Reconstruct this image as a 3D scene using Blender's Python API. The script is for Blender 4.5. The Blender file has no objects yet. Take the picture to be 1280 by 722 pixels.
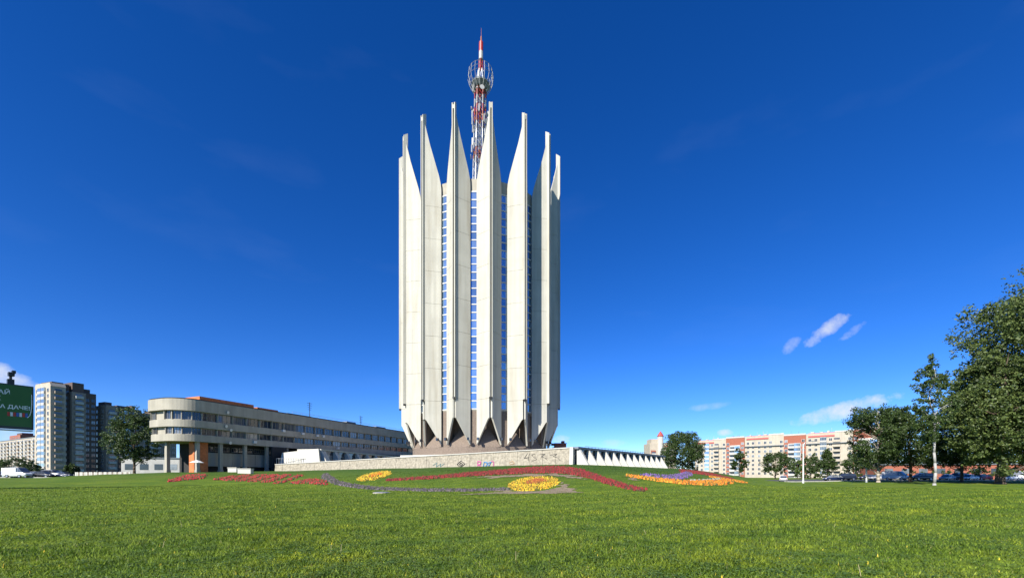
import bpy, math, random
import numpy as np
from mathutils import Vector
R = math.radians
random.seed(7); rng = np.random.default_rng(7)
scene = bpy.context.scene
COL = scene.collection

# ------------------------------------------------------------------ camera
F, HZ, EYE = 535.0, 594.0, 1.6           # focal length and horizon row in pixels of the 1280 px photo
cam_d = bpy.data.cameras.new('camera'); cam = bpy.data.objects.new('camera', cam_d); COL.objects.link(cam)
cam.location = (0, 0, EYE); cam.rotation_euler = (R(90), 0, 0)
cam_d.sensor_width = 36; cam_d.lens = 36 * F / 1280
cam_d.shift_y = (HZ - 361) / 1280
cam_d.clip_end = 9000; cam_d.clip_start = .1
scene.camera = cam

# ------------------------------------------------------------------ sky and sun
SUN_AZ, SUN_EL = -34.0, 36.0             # azimuth from the tower-to-camera direction, to the left
sdir = Vector((math.sin(R(SUN_AZ)) * math.cos(R(SUN_EL)), -math.cos(R(SUN_AZ)) * math.cos(R(SUN_EL)), math.sin(R(SUN_EL))))
world = bpy.data.worlds.new('World'); scene.world = world; world.use_nodes = True
nt = world.node_tree; N = nt.nodes; L = nt.links
bg = N['Background']
sky = N.new('ShaderNodeTexSky'); sky.sky_type = 'NISHITA'; sky.sun_disc = False
sky.sun_elevation = R(SUN_EL); sky.sun_rotation = math.atan2(sdir.x, sdir.y)
sky.altitude = 300; sky.air_density = 0.7; sky.dust_density = 0.0; sky.ozone_density = 6.0
hsv = N.new('ShaderNodeHueSaturation'); hsv.inputs['Saturation'].default_value = 1.24; hsv.inputs['Hue'].default_value = 0.5135
L.new(sky.outputs[0], hsv.inputs['Color'])
def wm(op, a, b=None, c=None):
    n = N.new('ShaderNodeMath'); n.operation = op
    for i, v in enumerate((a, b, c)):
        if v is None: continue
        if isinstance(v, (int, float)): n.inputs[i].default_value = v
        else: L.new(v, n.inputs[i])
    return n.outputs[0]
tc = N.new('ShaderNodeTexCoord'); sx = N.new('ShaderNodeSeparateXYZ'); L.new(tc.outputs['Generated'], sx.inputs[0])
az = wm('ARCTAN2', sx.outputs[0], sx.outputs[1]); el = wm('ARCSINE', sx.outputs[2])
nz = N.new('ShaderNodeTexNoise'); nz.inputs['Scale'].default_value = 26; nz.inputs['Detail'].default_value = 7
nz.inputs['Roughness'].default_value = .62
L.new(tc.outputs['Generated'], nz.inputs['Vector'])
total = None
def cloud(px, py, hw, hh, tilt, amount):
    """a small cloud seen in the direction of the pixel: half sizes in px"""
    global total
    dx, dz = (px - 640) / F, (HZ - py) / F
    a0, e0 = math.atan2(dx, 1), math.atan2(dz, math.hypot(dx, 1))
    k = 1 / math.hypot(dx, 1) / F
    hw, hh = hw * k * 1.0, hh * k * .85
    t = R(tilt)
    u = wm('SUBTRACT', az, a0); v = wm('SUBTRACT', el, e0)
    p = wm('ADD', wm('MULTIPLY', u, math.cos(t) / hw), wm('MULTIPLY', v, math.sin(t) / hw))
    q = wm('ADD', wm('MULTIPLY', u, -math.sin(t) / hh), wm('MULTIPLY', v, math.cos(t) / hh))
    r2 = wm('ADD', wm('MULTIPLY', p, p), wm('MULTIPLY', q, q))
    m = wm('SUBTRACT', 1.25, wm('ADD', r2, wm('MULTIPLY', wm('SUBTRACT', nz.outputs[0], .5), 4.2)))
    m = wm('MULTIPLY', wm('MINIMUM', wm('MAXIMUM', wm('MULTIPLY', m, .6), 0), 1), amount)
    total = m if total is None else wm('MAXIMUM', total, m)
for c in ((1033, 413, 27, 10, 32, .75), (1067, 413, 15, 7, 30, .5), (989, 432, 11, 8, 40, .4), (1055, 512, 46, 11, 14, .95),
          (1230, 393, 18, 6, 12, .55), (1094, 520, 18, 9, 20, .8), (906, 540, 9, 5, 0, .8), (884, 508, 22, 5, 5, .25), (8, 470, 40, 13, -20, .8),
          (8, 555, 60, 26, 0, .45), (702, 549, 10, 7, 0, .6), (768, 553, 18, 6, 0, .3)):
    cloud(*c)
mp = N.new('ShaderNodeMapping'); mp.inputs['Scale'].default_value = (2.2, 2.2, 7); mp.inputs['Rotation'].default_value = (R(35), R(30), 0)
L.new(tc.outputs['Generated'], mp.inputs[0])
nc = N.new('ShaderNodeTexNoise'); nc.inputs['Scale'].default_value = 1.6; nc.inputs['Detail'].default_value = 8; L.new(mp.outputs[0], nc.inputs['Vector'])
cir = wm('MULTIPLY', wm('MAXIMUM', wm('SUBTRACT', nc.outputs[0], .58), 0), .12)
mix1 = N.new('ShaderNodeMix'); mix1.data_type = 'RGBA'; L.new(cir, mix1.inputs[0]); L.new(hsv.outputs[0], mix1.inputs[6]); mix1.inputs[7].default_value = (3, 4, 6, 1)
mix2 = N.new('ShaderNodeMix'); mix2.data_type = 'RGBA'; L.new(total, mix2.inputs[0]); L.new(mix1.outputs[2], mix2.inputs[6])
mix2.inputs[7].default_value = (4.6, 4.75, 5.0, 1)
L.new(mix2.outputs[2], bg.inputs[0]); bg.inputs[1].default_value = .105
sun_d = bpy.data.lights.new('sun', 'SUN'); sun_d.energy = 5.0; sun_d.angle = R(.53); sun_d.color = (1, .955, .86)
sun = bpy.data.objects.new('sun', sun_d); COL.objects.link(sun)
sun.rotation_euler = sdir.to_track_quat('Z', 'Y').to_euler(); sun.location = (-60, -60, 120)
scene.view_settings.view_transform = 'Standard'; scene.view_settings.look = 'None'
scene.view_settings.exposure = .85; scene.view_settings.gamma = 1
scene.render.engine = 'CYCLES'
scene.cycles.max_bounces = 6; scene.cycles.diffuse_bounces = 1; scene.cycles.transparent_max_bounces = 6

# ------------------------------------------------------------------ helpers
def P(px, py, Y):
    return Vector(((px - 640) / F * Y, Y, EYE + (HZ - py) / F * Y))
class MB:
    def __init__(s): s.v = []; s.f = []; s.m = []
    def add(s, vs, fs, mi=0):
        b = len(s.v); s.v += [tuple(v) for v in vs]; s.f += [tuple(i + b for i in f) for f in fs]; s.m += [mi] * len(fs); return s
    def box(s, x0, x1, y0, y1, z0, z1, mi=0):
        v = [(x, y, z) for z in (z0, z1) for y in (y0, y1) for x in (x0, x1)]
        return s.add(v, [(0, 2, 3, 1), (4, 5, 7, 6), (0, 1, 5, 4), (2, 6, 7, 3), (0, 4, 6, 2), (1, 3, 7, 5)], mi)
    def bar(s, a, b, r, n=5, mi=0, r2=None):
        a, b = Vector(a), Vector(b); d = (b - a)
        if d.length < 1e-6: return s
        q = d.to_track_quat('Z', 'Y'); r2 = r if r2 is None else r2
        v = []
        for p, rr in ((a, r), (b, r2)):
            for i in range(n):
                t = 2 * math.pi * i / n
                v.append(p + q @ Vector((math.cos(t) * rr, math.sin(t) * rr, 0)))
        f = [(i, (i + 1) % n, n + (i + 1) % n, n + i) for i in range(n)] + [tuple(range(n))[::-1], tuple(range(n, 2 * n))]
        return s.add(v, f, mi)
    def prism(s, pts, z0, z1, mi=0, top=None):
        """plan polygon (counter-clockwise) extruded; top(x,y) overrides z1"""
        n = len(pts)
        v = [(x, y, z0) for x, y in pts] + [(x, y, top(x, y) if top else z1) for x, y in pts]
        f = [(i, (i + 1) % n, n + (i + 1) % n, n + i) for i in range(n)] + [tuple(range(n))[::-1], tuple(range(n, 2 * n))]
        return s.add(v, f, mi)
    def slab(s, a, b, mi=0):
        """two congruent rings joined: front ring a, back ring b"""
        n = len(a); v = list(a) + list(b)
        f = [tuple(range(n)), tuple(range(n, 2 * n))[::-1]] + [(i, n + i, n + (i + 1) % n, (i + 1) % n) for i in range(n)]
        return s.add(v, f, mi)
    def lathe(s, prof, n=16, mi=0, c=(0, 0)):
        b = len(s.v)
        v = [(c[0] + r * math.cos(2 * math.pi * i / n), c[1] + r * math.sin(2 * math.pi * i / n), z) for r, z in prof for i in range(n)]
        f = [(j * n + i, j * n + (i + 1) % n, (j + 1) * n + (i + 1) % n, (j + 1) * n + i) for j in range(len(prof) - 1) for i in range(n)]
        f += [tuple(range(n))[::-1], tuple(range((len(prof) - 1) * n, len(prof) * n))]
        return s.add(v, f, mi)
    def mesh(s, name, mats):
        me = bpy.data.meshes.new(name); me.from_pydata([tuple(v) for v in s.v], [], s.f)
        for m in (mats if isinstance(mats, (list, tuple)) else [mats]): me.materials.append(m)
        if any(s.m): me.polygons.foreach_set('material_index', s.m)
        fix(me); return me
def fix(me):
    import bmesh
    bm = bmesh.new(); bm.from_mesh(me); bmesh.ops.recalc_face_normals(bm, faces=bm.faces); bm.to_mesh(me); bm.free(); me.update()
def link(name, me, parent=None, loc=(0, 0, 0), rz=0, smooth=False):
    o = bpy.data.objects.new(name, me); COL.objects.link(o); o.parent = parent; o.location = loc; o.rotation_euler = (0, 0, rz)
    if smooth: me.polygons.foreach_set('use_smooth', [True] * len(me.polygons))
    return o
def obj(name, mb, mats, parent=None, loc=(0, 0, 0), rz=0, smooth=False):
    return link(name, mb.mesh(name, mats), parent, loc, rz, smooth)
def tag(o, label, cat, group=None):
    o['label'] = label; o['category'] = cat
    if group: o['group'] = group
    return o
def struct(o, kind='structure', label=None):
    o['kind'] = kind
    if label: o['label'] = label
    return o
def thing(name, label, cat, loc=(0, 0, 0), rz=0, group=None):
    o = bpy.data.objects.new(name, None); COL.objects.link(o); o.location = loc; o.rotation_euler = (0, 0, rz); o.empty_display_size = .3
    return tag(o, label, cat, group)
def copy_tree(o, parent=None):
    c = o.copy(); COL.objects.link(c); c.parent = parent
    for ch in [x for x in COL.objects if x.parent == o]: copy_tree(ch, c)
    return c
def raw_mesh(name, verts, nper, mat, parent=None, loc=(0, 0, 0), uv=None):
    """verts (k, nper, 3): k separate n-gons, fast"""
    k = verts.shape[0]
    me = bpy.data.meshes.new(name); me.vertices.add(k * nper); me.vertices.foreach_set('co', verts.reshape(-1).astype(np.float32))
    me.loops.add(k * nper); me.loops.foreach_set('vertex_index', np.arange(k * nper, dtype=np.int32))
    me.polygons.add(k); me.polygons.foreach_set('loop_start', np.arange(0, k * nper, nper, dtype=np.int32))
    me.update(calc_edges=True); me.validate()
    for m in (mat if isinstance(mat, (list, tuple)) else [mat]): me.materials.append(m)
    o = bpy.data.objects.new(name, me); COL.objects.link(o); o.parent = parent; o.location = loc
    return o
def idx_mesh(name, verts, faces, mats, parent=None, loc=(0, 0, 0)):
    """verts (n,3), faces (k,m) index array, fast"""
    k, m = faces.shape
    me = bpy.data.meshes.new(name); me.vertices.add(len(verts)); me.vertices.foreach_set('co', verts.reshape(-1).astype(np.float32))
    me.loops.add(k * m); me.loops.foreach_set('vertex_index', faces.reshape(-1).astype(np.int32))
    me.polygons.add(k); me.polygons.foreach_set('loop_start', np.arange(0, k * m, m, dtype=np.int32))
    me.update(calc_edges=True)
    for mm in (mats if isinstance(mats, (list, tuple)) else [mats]): me.materials.append(mm)
    o = bpy.data.objects.new(name, me); COL.objects.link(o); o.parent = parent; o.location = loc
    return o

# ------------------------------------------------------------------ materials
def mat(name, col, rough=.8, var=.12, scale=1.5, bump=0, bscale=20, metal=0, spec=.5, streak=0, island=0, col2=None, stain=None):
    m = bpy.data.materials.new(name); m.use_nodes = True; t = m.node_tree; b = t.nodes['Principled BSDF']
    b.inputs['Roughness'].default_value = rough; b.inputs['Metallic'].default_value = metal; b.inputs['Specular IOR Level'].default_value = spec
    c0 = (*col, 1)
    out = None
    tcx = t.nodes.new('ShaderNodeTexCoord'); gp = t.nodes.new('ShaderNodeNewGeometry')
    def noise(s, sc=(1, 1, 1), det=5):
        mpn = t.nodes.new('ShaderNodeMapping'); mpn.inputs['Scale'].default_value = sc; t.links.new(gp.outputs['Position'], mpn.inputs[0])
        n = t.nodes.new('ShaderNodeTexNoise'); n.inputs['Scale'].default_value = s; n.inputs['Detail'].default_value = det; t.links.new(mpn.outputs[0], n.inputs['Vector']); return n.outputs[0]
    if var or col2:
        n = noise(scale); rp = t.nodes.new('ShaderNodeValToRGB'); t.links.new(n, rp.inputs[0])
        e = rp.color_ramp.elements; e[0].position = .32; e[1].position = .68
        e[0].color = (*[x * (1 - var) for x in col], 1); e[1].color = (*(col2 or [min(1, x * (1 + var)) for x in col]), 1)
        out = rp.outputs[0]
    def mul(a, fac_socket, lo, hi, p0=.3, p1=.7):
        rp = t.nodes.new('ShaderNodeMapRange'); t.links.new(fac_socket, rp.inputs[0])
        rp.inputs[1].default_value = p0; rp.inputs[2].default_value = p1; rp.inputs[3].default_value = lo; rp.inputs[4].default_value = hi
        mx = t.nodes.new('ShaderNodeMix'); mx.data_type = 'RGBA'; mx.blend_type = 'MULTIPLY'; mx.inputs[0].default_value = 1
        t.links.new(a, mx.inputs[6]); t.links.new(rp.outputs[0], mx.inputs[7]); return mx.outputs[2]
    if out is None:
        rgb = t.nodes.new('ShaderNodeRGB'); rgb.outputs[0].default_value = c0; out = rgb.outputs[0]
    if streak: out = mul(out, noise(1.0, (1.3, 1.3, .04), 6), 1 - streak, 1.03)
    if stain:
        n = noise(stain[0], (1, 1, stain[1] if len(stain) > 1 else .35), 7)
        rp = t.nodes.new('ShaderNodeMapRange'); t.links.new(n, rp.inputs[0]); rp.inputs[1].default_value = .55; rp.inputs[2].default_value = .78
        mx = t.nodes.new('ShaderNodeMix'); mx.data_type = 'RGBA'; t.links.new(rp.outputs[0], mx.inputs[0]); t.links.new(out, mx.inputs[6]); mx.inputs[7].default_value = (*stain[2], 1); out = mx.outputs[2]
    if island: out = mul(out, gp.outputs['Random Per Island'], 1 - island, 1 + island, 0, 1)
    t.links.new(out, b.inputs['Base Color'])
    if bump:
        n = noise(bscale); bn = t.nodes.new('ShaderNodeBump'); bn.inputs['Strength'].default_value = bump; bn.inputs['Distance'].default_value = .05
        t.links.new(n, bn.inputs['Height']); t.links.new(bn.outputs[0], b.inputs['Normal'])
    return m
def leaf_mat(name, c1, c2, rough=.5, trans=.3, spec=.5):
    m = bpy.data.materials.new(name); m.use_nodes = True; t = m.node_tree; b = t.nodes['Principled BSDF']
    g = t.nodes.new('ShaderNodeNewGeometry'); rp = t.nodes.new('ShaderNodeValToRGB'); t.links.new(g.outputs['Random Per Island'], rp.inputs[0])
    e = rp.color_ramp.elements; e[0].color = (*c1, 1); e[1].color = (*c2, 1)
    b.inputs['Roughness'].default_value = rough; b.inputs['Specular IOR Level'].default_value = spec; t.links.new(rp.outputs[0], b.inputs['Base Color'])
    tr = t.nodes.new('ShaderNodeBsdfTranslucent'); t.links.new(rp.outputs[0], tr.inputs[0]); mx = t.nodes.new('ShaderNodeMixShader'); mx.inputs[0].default_value = trans
    t.links.new(b.outputs[0], mx.inputs[1]); t.links.new(tr.outputs[0], mx.inputs[2]); t.links.new(mx.outputs[0], t.nodes['Material Output'].inputs[0])
    return m
M = {}
M['cream'] = mat('cream_concrete', (.475, .458, .392), .75, .05, .35, .12, 6, streak=.2, stain=(.5, .12, (.33, .3, .235)))
M['cream_side'] = mat('weathered_concrete', (.4, .37, .3), .8, .1, .6, .15, 6, streak=.2)
M['brown'] = mat('brown_aggregate', (.185, .143, .112), .9, .22, 5, .5, 25, stain=(.8, .5, (.17, .13, .1)))
M['dark'] = mat('dark_metal', (.02, .02, .022), .5, .1)
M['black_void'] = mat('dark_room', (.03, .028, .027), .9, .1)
M['glass'] = mat('blue_window_glass', (.36, .52, .68), .06, .1, .6, metal=.75)
M['glass_dark'] = mat('dark_window_glass', (.05, .06, .08), .06, .3, .7, metal=.1, spec=.9)
def vary(m, stops):
    t = m.node_tree; b = t.nodes['Principled BSDF']; src = b.inputs['Base Color'].links[0].from_socket
    oi = t.nodes.new('ShaderNodeObjectInfo'); rp = t.nodes.new('ShaderNodeValToRGB'); rp.color_ramp.interpolation = 'CONSTANT'; t.links.new(oi.outputs['Random'], rp.inputs[0]); e = rp.color_ramp.elements
    while len(e) < len(stops): e.new(.5)
    for i, (p, c) in enumerate(stops): e[i].position = p; e[i].color = (*c, 1)
    x = t.nodes.new('ShaderNodeMix'); x.data_type = 'RGBA'; x.blend_type = 'MULTIPLY'; x.clamp_result = False; x.inputs[0].default_value = 1; t.links.new(src, x.inputs[6]); t.links.new(rp.outputs[0], x.inputs[7]); t.links.new(x.outputs[2], b.inputs['Base Color'])
vary(M['glass_dark'], [(0, (.6, .6, .6)), (.3, (1, 1, 1)), (.55, (2.2, 2, 1.7)), (.75, (.4, .45, .5)), (.9, (4.5, 4, 3.2))])
vary(M['glass'], [(0, (1, 1, 1)), (.35, (.8, .84, .88)), (.6, (1.1, 1.08, 1.05)), (.78, (.6, .68, .75)), (.93, (1.3, 1.2, 1.05))])
M['white_frame'] = mat('white_paint', (.6, .6, .57), .55, .05)
M['red_paint'] = mat('red_paint', (.32, .022, .02), .5, .15); M['white_paint'] = mat('mast_white_paint', (.34, .34, .33), .5, .15)
M['orange_paint'] = mat('mast_orange_paint', (.3, .085, .03), .6, .15); M['grey_metal'] = mat('galvanised_metal', (.4, .42, .44), .45, .12, metal=.5)
M['stone'] = mat('rough_cream_stone', (.31, .277, .215), .95, .3, 2.4, 1.0, 4, stain=(.9, .7, (.3, .27, .21)))
M['white_conc'] = mat('white_plaster', (.5, .485, .43), .85, .08, .8, .2, 8, stain=(.8, .3, (.5, .47, .4)))
M['wing_conc'] = mat('grey_cream_concrete', (.36, .335, .272), .85, .1, .4, .2, 6, streak=.18, stain=(.6, .25, (.33, .3, .25)))
M['slate'] = mat('slate_grey_panel', (.16, .18, .2), .6, .15)
M['orange_wall'] = mat('orange_render', (.55, .17, .06), .85, .14, 2, stain=(1.2, .6, (.2, .1, .06)))
M['brick'] = mat('red_brick', (.3, .1, .062), .9, .18, 4, .3, 12)
M['roof_red'] = mat('red_metal_roof', (.33, .06, .05), .6, .12)
M['apt_cream'] = mat('cream_render', (.43, .375, .3), .85, .08, .5, streak=.1)
M['apt_white'] = mat('white_render', (.45, .44, .41), .85, .08, .5, streak=.1)
M['apt_brown'] = mat('brown_cladding', (.1, .07, .058), .8, .12, 1)
M['apt_grey'] = mat('beige_grey_render', (.25, .205, .165), .85, .1, 1)
M['asphalt'] = mat('asphalt', (.055, .055, .057), .9, .2, 3, .3, 30)
M['bark'] = mat('tree_bark', (.09, .065, .045), .95, .25, 4, .8, 10)
M['bark_pale'] = mat('pale_bark', (.34, .29, .23), .9, .25, 5, .6, 10)
M['birch'] = mat('birch_bark', (.33, .32, .295), .8, .05, 5, .2, 10, stain=(2.2, 3.5, (.06, .055, .05)))
M['soil'] = mat('bare_soil', (.2, .15, .1), .95, .25, 1.8, .6, 9)
M['tyre'] = mat('tyre_rubber', (.02, .02, .02), .85, .1); M['rim'] = mat('wheel_rim', (.5, .5, .52), .35, .05, metal=.8)
M['lamp_lens'] = mat('clear_lamp_lens', (.75, .75, .72), .15, .02); M['tail'] = mat('red_tail_lens', (.4, .02, .02), .2, .05)

# ------------------------------------------------------------------ terrain
def sm(t): t = np.clip(t, 0, 1); return t * t * (3 - 2 * t)
HILL = [(10.5, 78), (41, 112), (41, 190), (-60, 190), (-84, 98), (-68.5, 88), (-57.3, 104)]
def poly_dist(x, y, poly):
    d = np.full(x.shape, 1e9); ins = np.zeros(x.shape, bool); n = len(poly)
    for i in range(n):
        (ax, ay), (bx, by) = poly[i], poly[(i + 1) % n]
        ex, ey = bx - ax, by - ay
        t = np.clip(((x - ax) * ex + (y - ay) * ey) / (ex * ex + ey * ey), 0, 1)
        d = np.minimum(d, np.hypot(x - ax - t * ex, y - ay - t * ey))
        c = ((ay > y) != (by > y)) & (x < ex * (y - ay) / ((by - ay) or 1e-9) + ax); ins ^= c
    return np.where(ins, 0, d)
def gz(x, y):
    x = np.asarray(x, float); y = np.asarray(y, float)
    s = poly_dist(x, y, HILL)
    top = np.interp(x, [-90, -67, -57, 10.5, 41], [2.0, 2.25, 2.65, 3.62, 3.45])
    W = np.interp(x, [-80, -50, 20, 45], [36, 42, 41, 29])
    z = top * (1 - sm(s / W))
    z = np.maximum(z, 1.1 * sm((-x - 30) / 50) * sm((y - 25) / 60)) + .4 * sm((x - 62) / 30) * sm((y - 50) / 40)
    z = z + (.05 * np.sin(x * .31 + 1) * np.sin(y * .27) + .03 * np.sin(x * .83 + y * .6)) * np.clip(1 - np.hypot(x, y) / 400, 0, 1)
    return z
def g1(x, y): return float(gz(np.array([x]), np.array([y]))[0])
def hit(px, py):
    """where the view ray of a photo pixel meets the ground"""
    Y = np.concatenate([np.linspace(4, 190, 3000)]); X = (px - 640) / F * Y; Z = EYE + (HZ - py) / F * Y
    dz = Z - gz(X, Y); k = np.where(dz <= 0)[0]
    i = k[0] if len(k) else int(np.argmin(dz / Y))
    return X[i], Y[i]
def axis(lo, hi, step, far):
    a = list(np.arange(lo, hi + .01, step)); s = step; p = hi
    while p < far: s *= 1.35; p += s; a.append(p)
    s = step; p = lo; b = []
    while p > -far: s *= 1.35; p -= s; b.append(p)
    return np.array(b[::-1] + a)
gx, gy = axis(-125, 125, 1.25, 5000), axis(-6, 190, 1.25, 5000)
XX, YY = np.meshgrid(gx, gy); ZZ = gz(XX, YY)
nx, ny = len(gx), len(gy)
ii = (np.arange(ny - 1)[:, None] * nx + np.arange(nx - 1)[None, :]).reshape(-1)
lawn_m = bpy.data.materials.new('mown_lawn'); lawn_m.use_nodes = True
def mow(t, g):
    mp = t.nodes.new('ShaderNodeMapping'); mp.inputs['Rotation'].default_value = (0, 0, R(62)); t.links.new(g.outputs['Position'], mp.inputs[0])
    w = t.nodes.new('ShaderNodeTexWave'); w.inputs['Scale'].default_value = .11; w.inputs['Distortion'].default_value = 2.2; w.inputs['Detail'].default_value = 3; w.inputs['Detail Scale'].default_value = .25
    t.links.new(mp.outputs[0], w.inputs['Vector']); return w.outputs['Fac']
def build_lawn(m):
    t = m.node_tree; b = t.nodes['Principled BSDF']; b.inputs['Roughness'].default_value = .9; b.inputs['Specular IOR Level'].default_value = .15
    g = t.nodes.new('ShaderNodeNewGeometry')
    def noise(s, d=4, sc=(1, 1, 1)):
        mp = t.nodes.new('ShaderNodeMapping'); mp.inputs['Scale'].default_value = sc; t.links.new(g.outputs['Position'], mp.inputs[0])
        n = t.nodes.new('ShaderNodeTexNoise'); n.inputs['Scale'].default_value = s; n.inputs['Detail'].default_value = d; t.links.new(mp.outputs[0], n.inputs['Vector']); return n.outputs[0]
    def mixc(f, a, c, lo, hi):
        mr = t.nodes.new('ShaderNodeMapRange'); mr.inputs[1].default_value = lo; mr.inputs[2].default_value = hi; t.links.new(f, mr.inputs[0])
        x = t.nodes.new('ShaderNodeMix'); x.data_type = 'RGBA'; t.links.new(mr.outputs[0], x.inputs[0])
        if isinstance(a, tuple): x.inputs[6].default_value = (*a, 1)
        else: t.links.new(a, x.inputs[6])
        x.inputs[7].default_value = (*c, 1); return x.outputs[2]
    c = mixc(noise(.22, 6), (.075, .135, .01), (.17, .225, .016), .35, .65)
    c = mixc(noise(3.5, 5), c, (.035, .075, .008), .48, .75)
    c = mixc(noise(.09, 3), c, (.19, .2, .03), .56, .8)
    c = mixc(noise(14, 3), c, (.045, .08, .01), .58, .85)
    c = mixc(mow(t, g), c, (.06, .115, .01), .35, 1.6)           # mower tracks
    sp = t.nodes.new('ShaderNodeSeparateXYZ'); t.links.new(g.outputs['Position'], sp.inputs[0])
    c = mixc(sp.outputs[2], c, (.04, .085, .012), .25, 2.6)      # the mound is sown with a darker, thicker grass
    c = mixc(noise(1.6, 5), c, (.075, .125, .02), .5, .8)
    t.links.new(c, b.inputs['Base Color'])
    bn = t.nodes.new('ShaderNodeBump'); bn.inputs['Strength'].default_value = .9; bn.inputs['Distance'].default_value = .12; t.links.new(noise(9, 6), bn.inputs['Height']); t.links.new(bn.outputs[0], b.inputs['Normal'])
build_lawn(lawn_m)
ground = idx_mesh('ground', np.stack([XX, YY, ZZ], -1).reshape(-1, 3), np.stack([ii, ii + 1, ii + nx + 1, ii + nx], -1), lawn_m)
struct(ground, label='green mown lawn rising to a low mound')
ground.data.polygons.foreach_set('use_smooth', [True] * len(ground.data.polygons))
def drape(name, corner, m, off=.03, nu=60, nv=10):
    """quad sheet following the ground: corner = 4 plan points"""
    a, b, c, d = [np.array(p, float) for p in corner]
    u, v = np.meshgrid(np.linspace(0, 1, nu), np.linspace(0, 1, nv)); u = u[..., None]; v = v[..., None]
    p = (a * (1 - u) + b * u) * (1 - v) + (d * (1 - u) + c * u) * v
    z = gz(p[..., 0], p[..., 1]) + off
    q = (np.arange(nv - 1)[:, None] * nu + np.arange(nu - 1)[None, :]).reshape(-1)
    return idx_mesh(name, np.concatenate([p, z[..., None]], -1).reshape(-1, 3), np.stack([q, q + 1, q + nu + 1, q + nu], -1), m)
struct(drape('road', [(66, 104), (235, 92), (245, 122), (70, 134)], M['asphalt'], .05), label='asphalt road and parking strip beside the lawn')
struct(drape('road', [(-330, 106), (-92, 98), (-88, 112), (-330, 124)], M['asphalt'], .05), label='asphalt street beyond the lawn')
kerb = MB()
def kerb_line(a, b, n):
    for i in range(n):
        p = np.array(a) + (np.array(b) - np.array(a)) * i / n; q = np.array(a) + (np.array(b) - np.array(a)) * (i + .985) / n
        d = (q - p) / np.linalg.norm(q - p); nn = np.array((-d[1], d[0])) * .08
        zz = [g1(*w) for w in (p, q)]
        pts = [(*(p - nn), zz[0] - .1), (*(q - nn), zz[1] - .1), (*(q + nn), zz[1] - .1), (*(p + nn), zz[0] - .1)]
        kerb.slab([(x, y, z + .27) for x, y, z in pts], pts)
kerb_line((66, 103.8), (235, 91.8), 60); kerb_line((-330, 105.8), (-92, 97.8), 60)
struct(obj('kerb', kerb, mat('kerb_stone', (.36, .35, .32), .9, .15, 3)), label='pale stone kerb along the road edges')

# ------------------------------------------------------------------ tower
DECK = 6.0
TC = P(601, 594, 111.5); TCX, TCY = TC.x, TC.y
tower = thing('tower', 'tall cream concrete tower ringed by pointed petal fins, brown base', 'tower', (TCX, TCY, DECK))
NP, TH0 = 16, 10.2
R0, PD, WD, GD, FO = 20.05, 2.65, 2.76, .35, 20.65        # ridge radius, V depth, half width, ridge half width, fin outer radius
zz = lambda z: z - DECK
def flank(pts, s, t=.38):
    nl = math.hypot(PD, WD - GD); nlat, nrad = s * PD / nl, (WD - GD) / nl
    a, b = [], []
    for u, z in pts:
        lat, rad = s * (GD + u * (WD - GD)), R0 - u * PD
        a.append((lat, -rad, zz(z))); b.append((lat - nlat * t, -(rad - nrad * t), zz(z)))
    return MB().slab(a, b)
seams = [18.2, 25.4, 32.6, 39.8, 47.0, 54.2, 61.4]
jt = .022
polys = [[(0, 14.1), (.1, 13.75), (1, 8.4), (1, seams[0] - jt), (0, seams[0] - jt)]]
for a, b in zip(seams[:-1], seams[1:]): polys.append([(0, a + jt), (1, a + jt), (1, b - jt), (0, b - jt)])
polys.append([(0, 61.4 + jt), (1, 61.4 + jt), (1, 65.4), (.97, 66.5), (.85, 68.5), (.6, 71.5), (.3, 75.1), (.08, 78.3), (0, 79.3)])
pan_mesh = {(i, s): flank(p, s).mesh('concrete_panel', M['cream']) for i, p in enumerate(polys) for s in (-1, 1)}
fin = MB()
ri = R0 - .4
sec = [(-GD, -ri), (-GD, -FO), (-.15, -FO), (-.15, -FO + .9), (.15, -FO + .9), (.15, -FO), (GD, -FO), (GD, -ri)]
ztop = lambda x, y: zz(81.9) - (max(0, -y - ri) * .75)
fin.prism(sec, zz(18.4), 0, top=ztop)
fin.box(-.148, .148, -FO + .003, -FO + .898, zz(79.9), zz(80.7)); fin.box(-.2, .2, -FO + .05, -FO + .5, zz(18.0), zz(18.38), 1)
fin_mesh = fin.mesh('petal', [M['cream'], M['dark']])
fl = MB(); fl.box(-.22, .22, -.75, -.15, -.3, .3); fl.box(-.17, .17, -.77, -.75, -.25, .25, 1); fl.bar((0, -.2, -.1), (0, .5, -.3), .05)
fl_mesh = fl.mesh('floodlight', [M['dark'], M['glass_dark']])
for k in range(NP):
    th = TH0 + 360 / NP * k
    pet = link('petal', fin_mesh, tower, rz=R(th))
    for (i, s), me in pan_mesh.items(): link('concrete_panel', me, pet)
    if -100 < (th + 180) % 360 - 180 < 100:
        for s in (-1, 1): link('floodlight', fl_mesh, pet, (s * 2.45, -18.0, zz(9.6)), R(15 * s))
core = MB(); rc = 16.8
ring = lambda r, n=32: [(r * math.cos(2 * math.pi * (i + .5) / n + R(TH0)), r * math.sin(2 * math.pi * (i + .5) / n + R(TH0))) for i in range(n)]
core.prism(ring(rc), zz(15.9), zz(66.6)); core.prism(ring(rc - 1.5), zz(66.6), zz(68.0)); core.prism(ring(9), zz(68.0), zz(70.5))
obj('core', core, M['cream'], tower)
base = MB(); base.prism(ring(15.0), zz(DECK) - .1, zz(15.88)); base.prism(ring(17.3), zz(DECK) - .1, zz(8.0)); obj('base_wall', base, M['brown'], tower)
gp_mesh = MB().box(-.95, .95, -17.02, -14.6, zz(7.9), zz(15.86)).mesh('base_pier', M['brown'])
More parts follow.
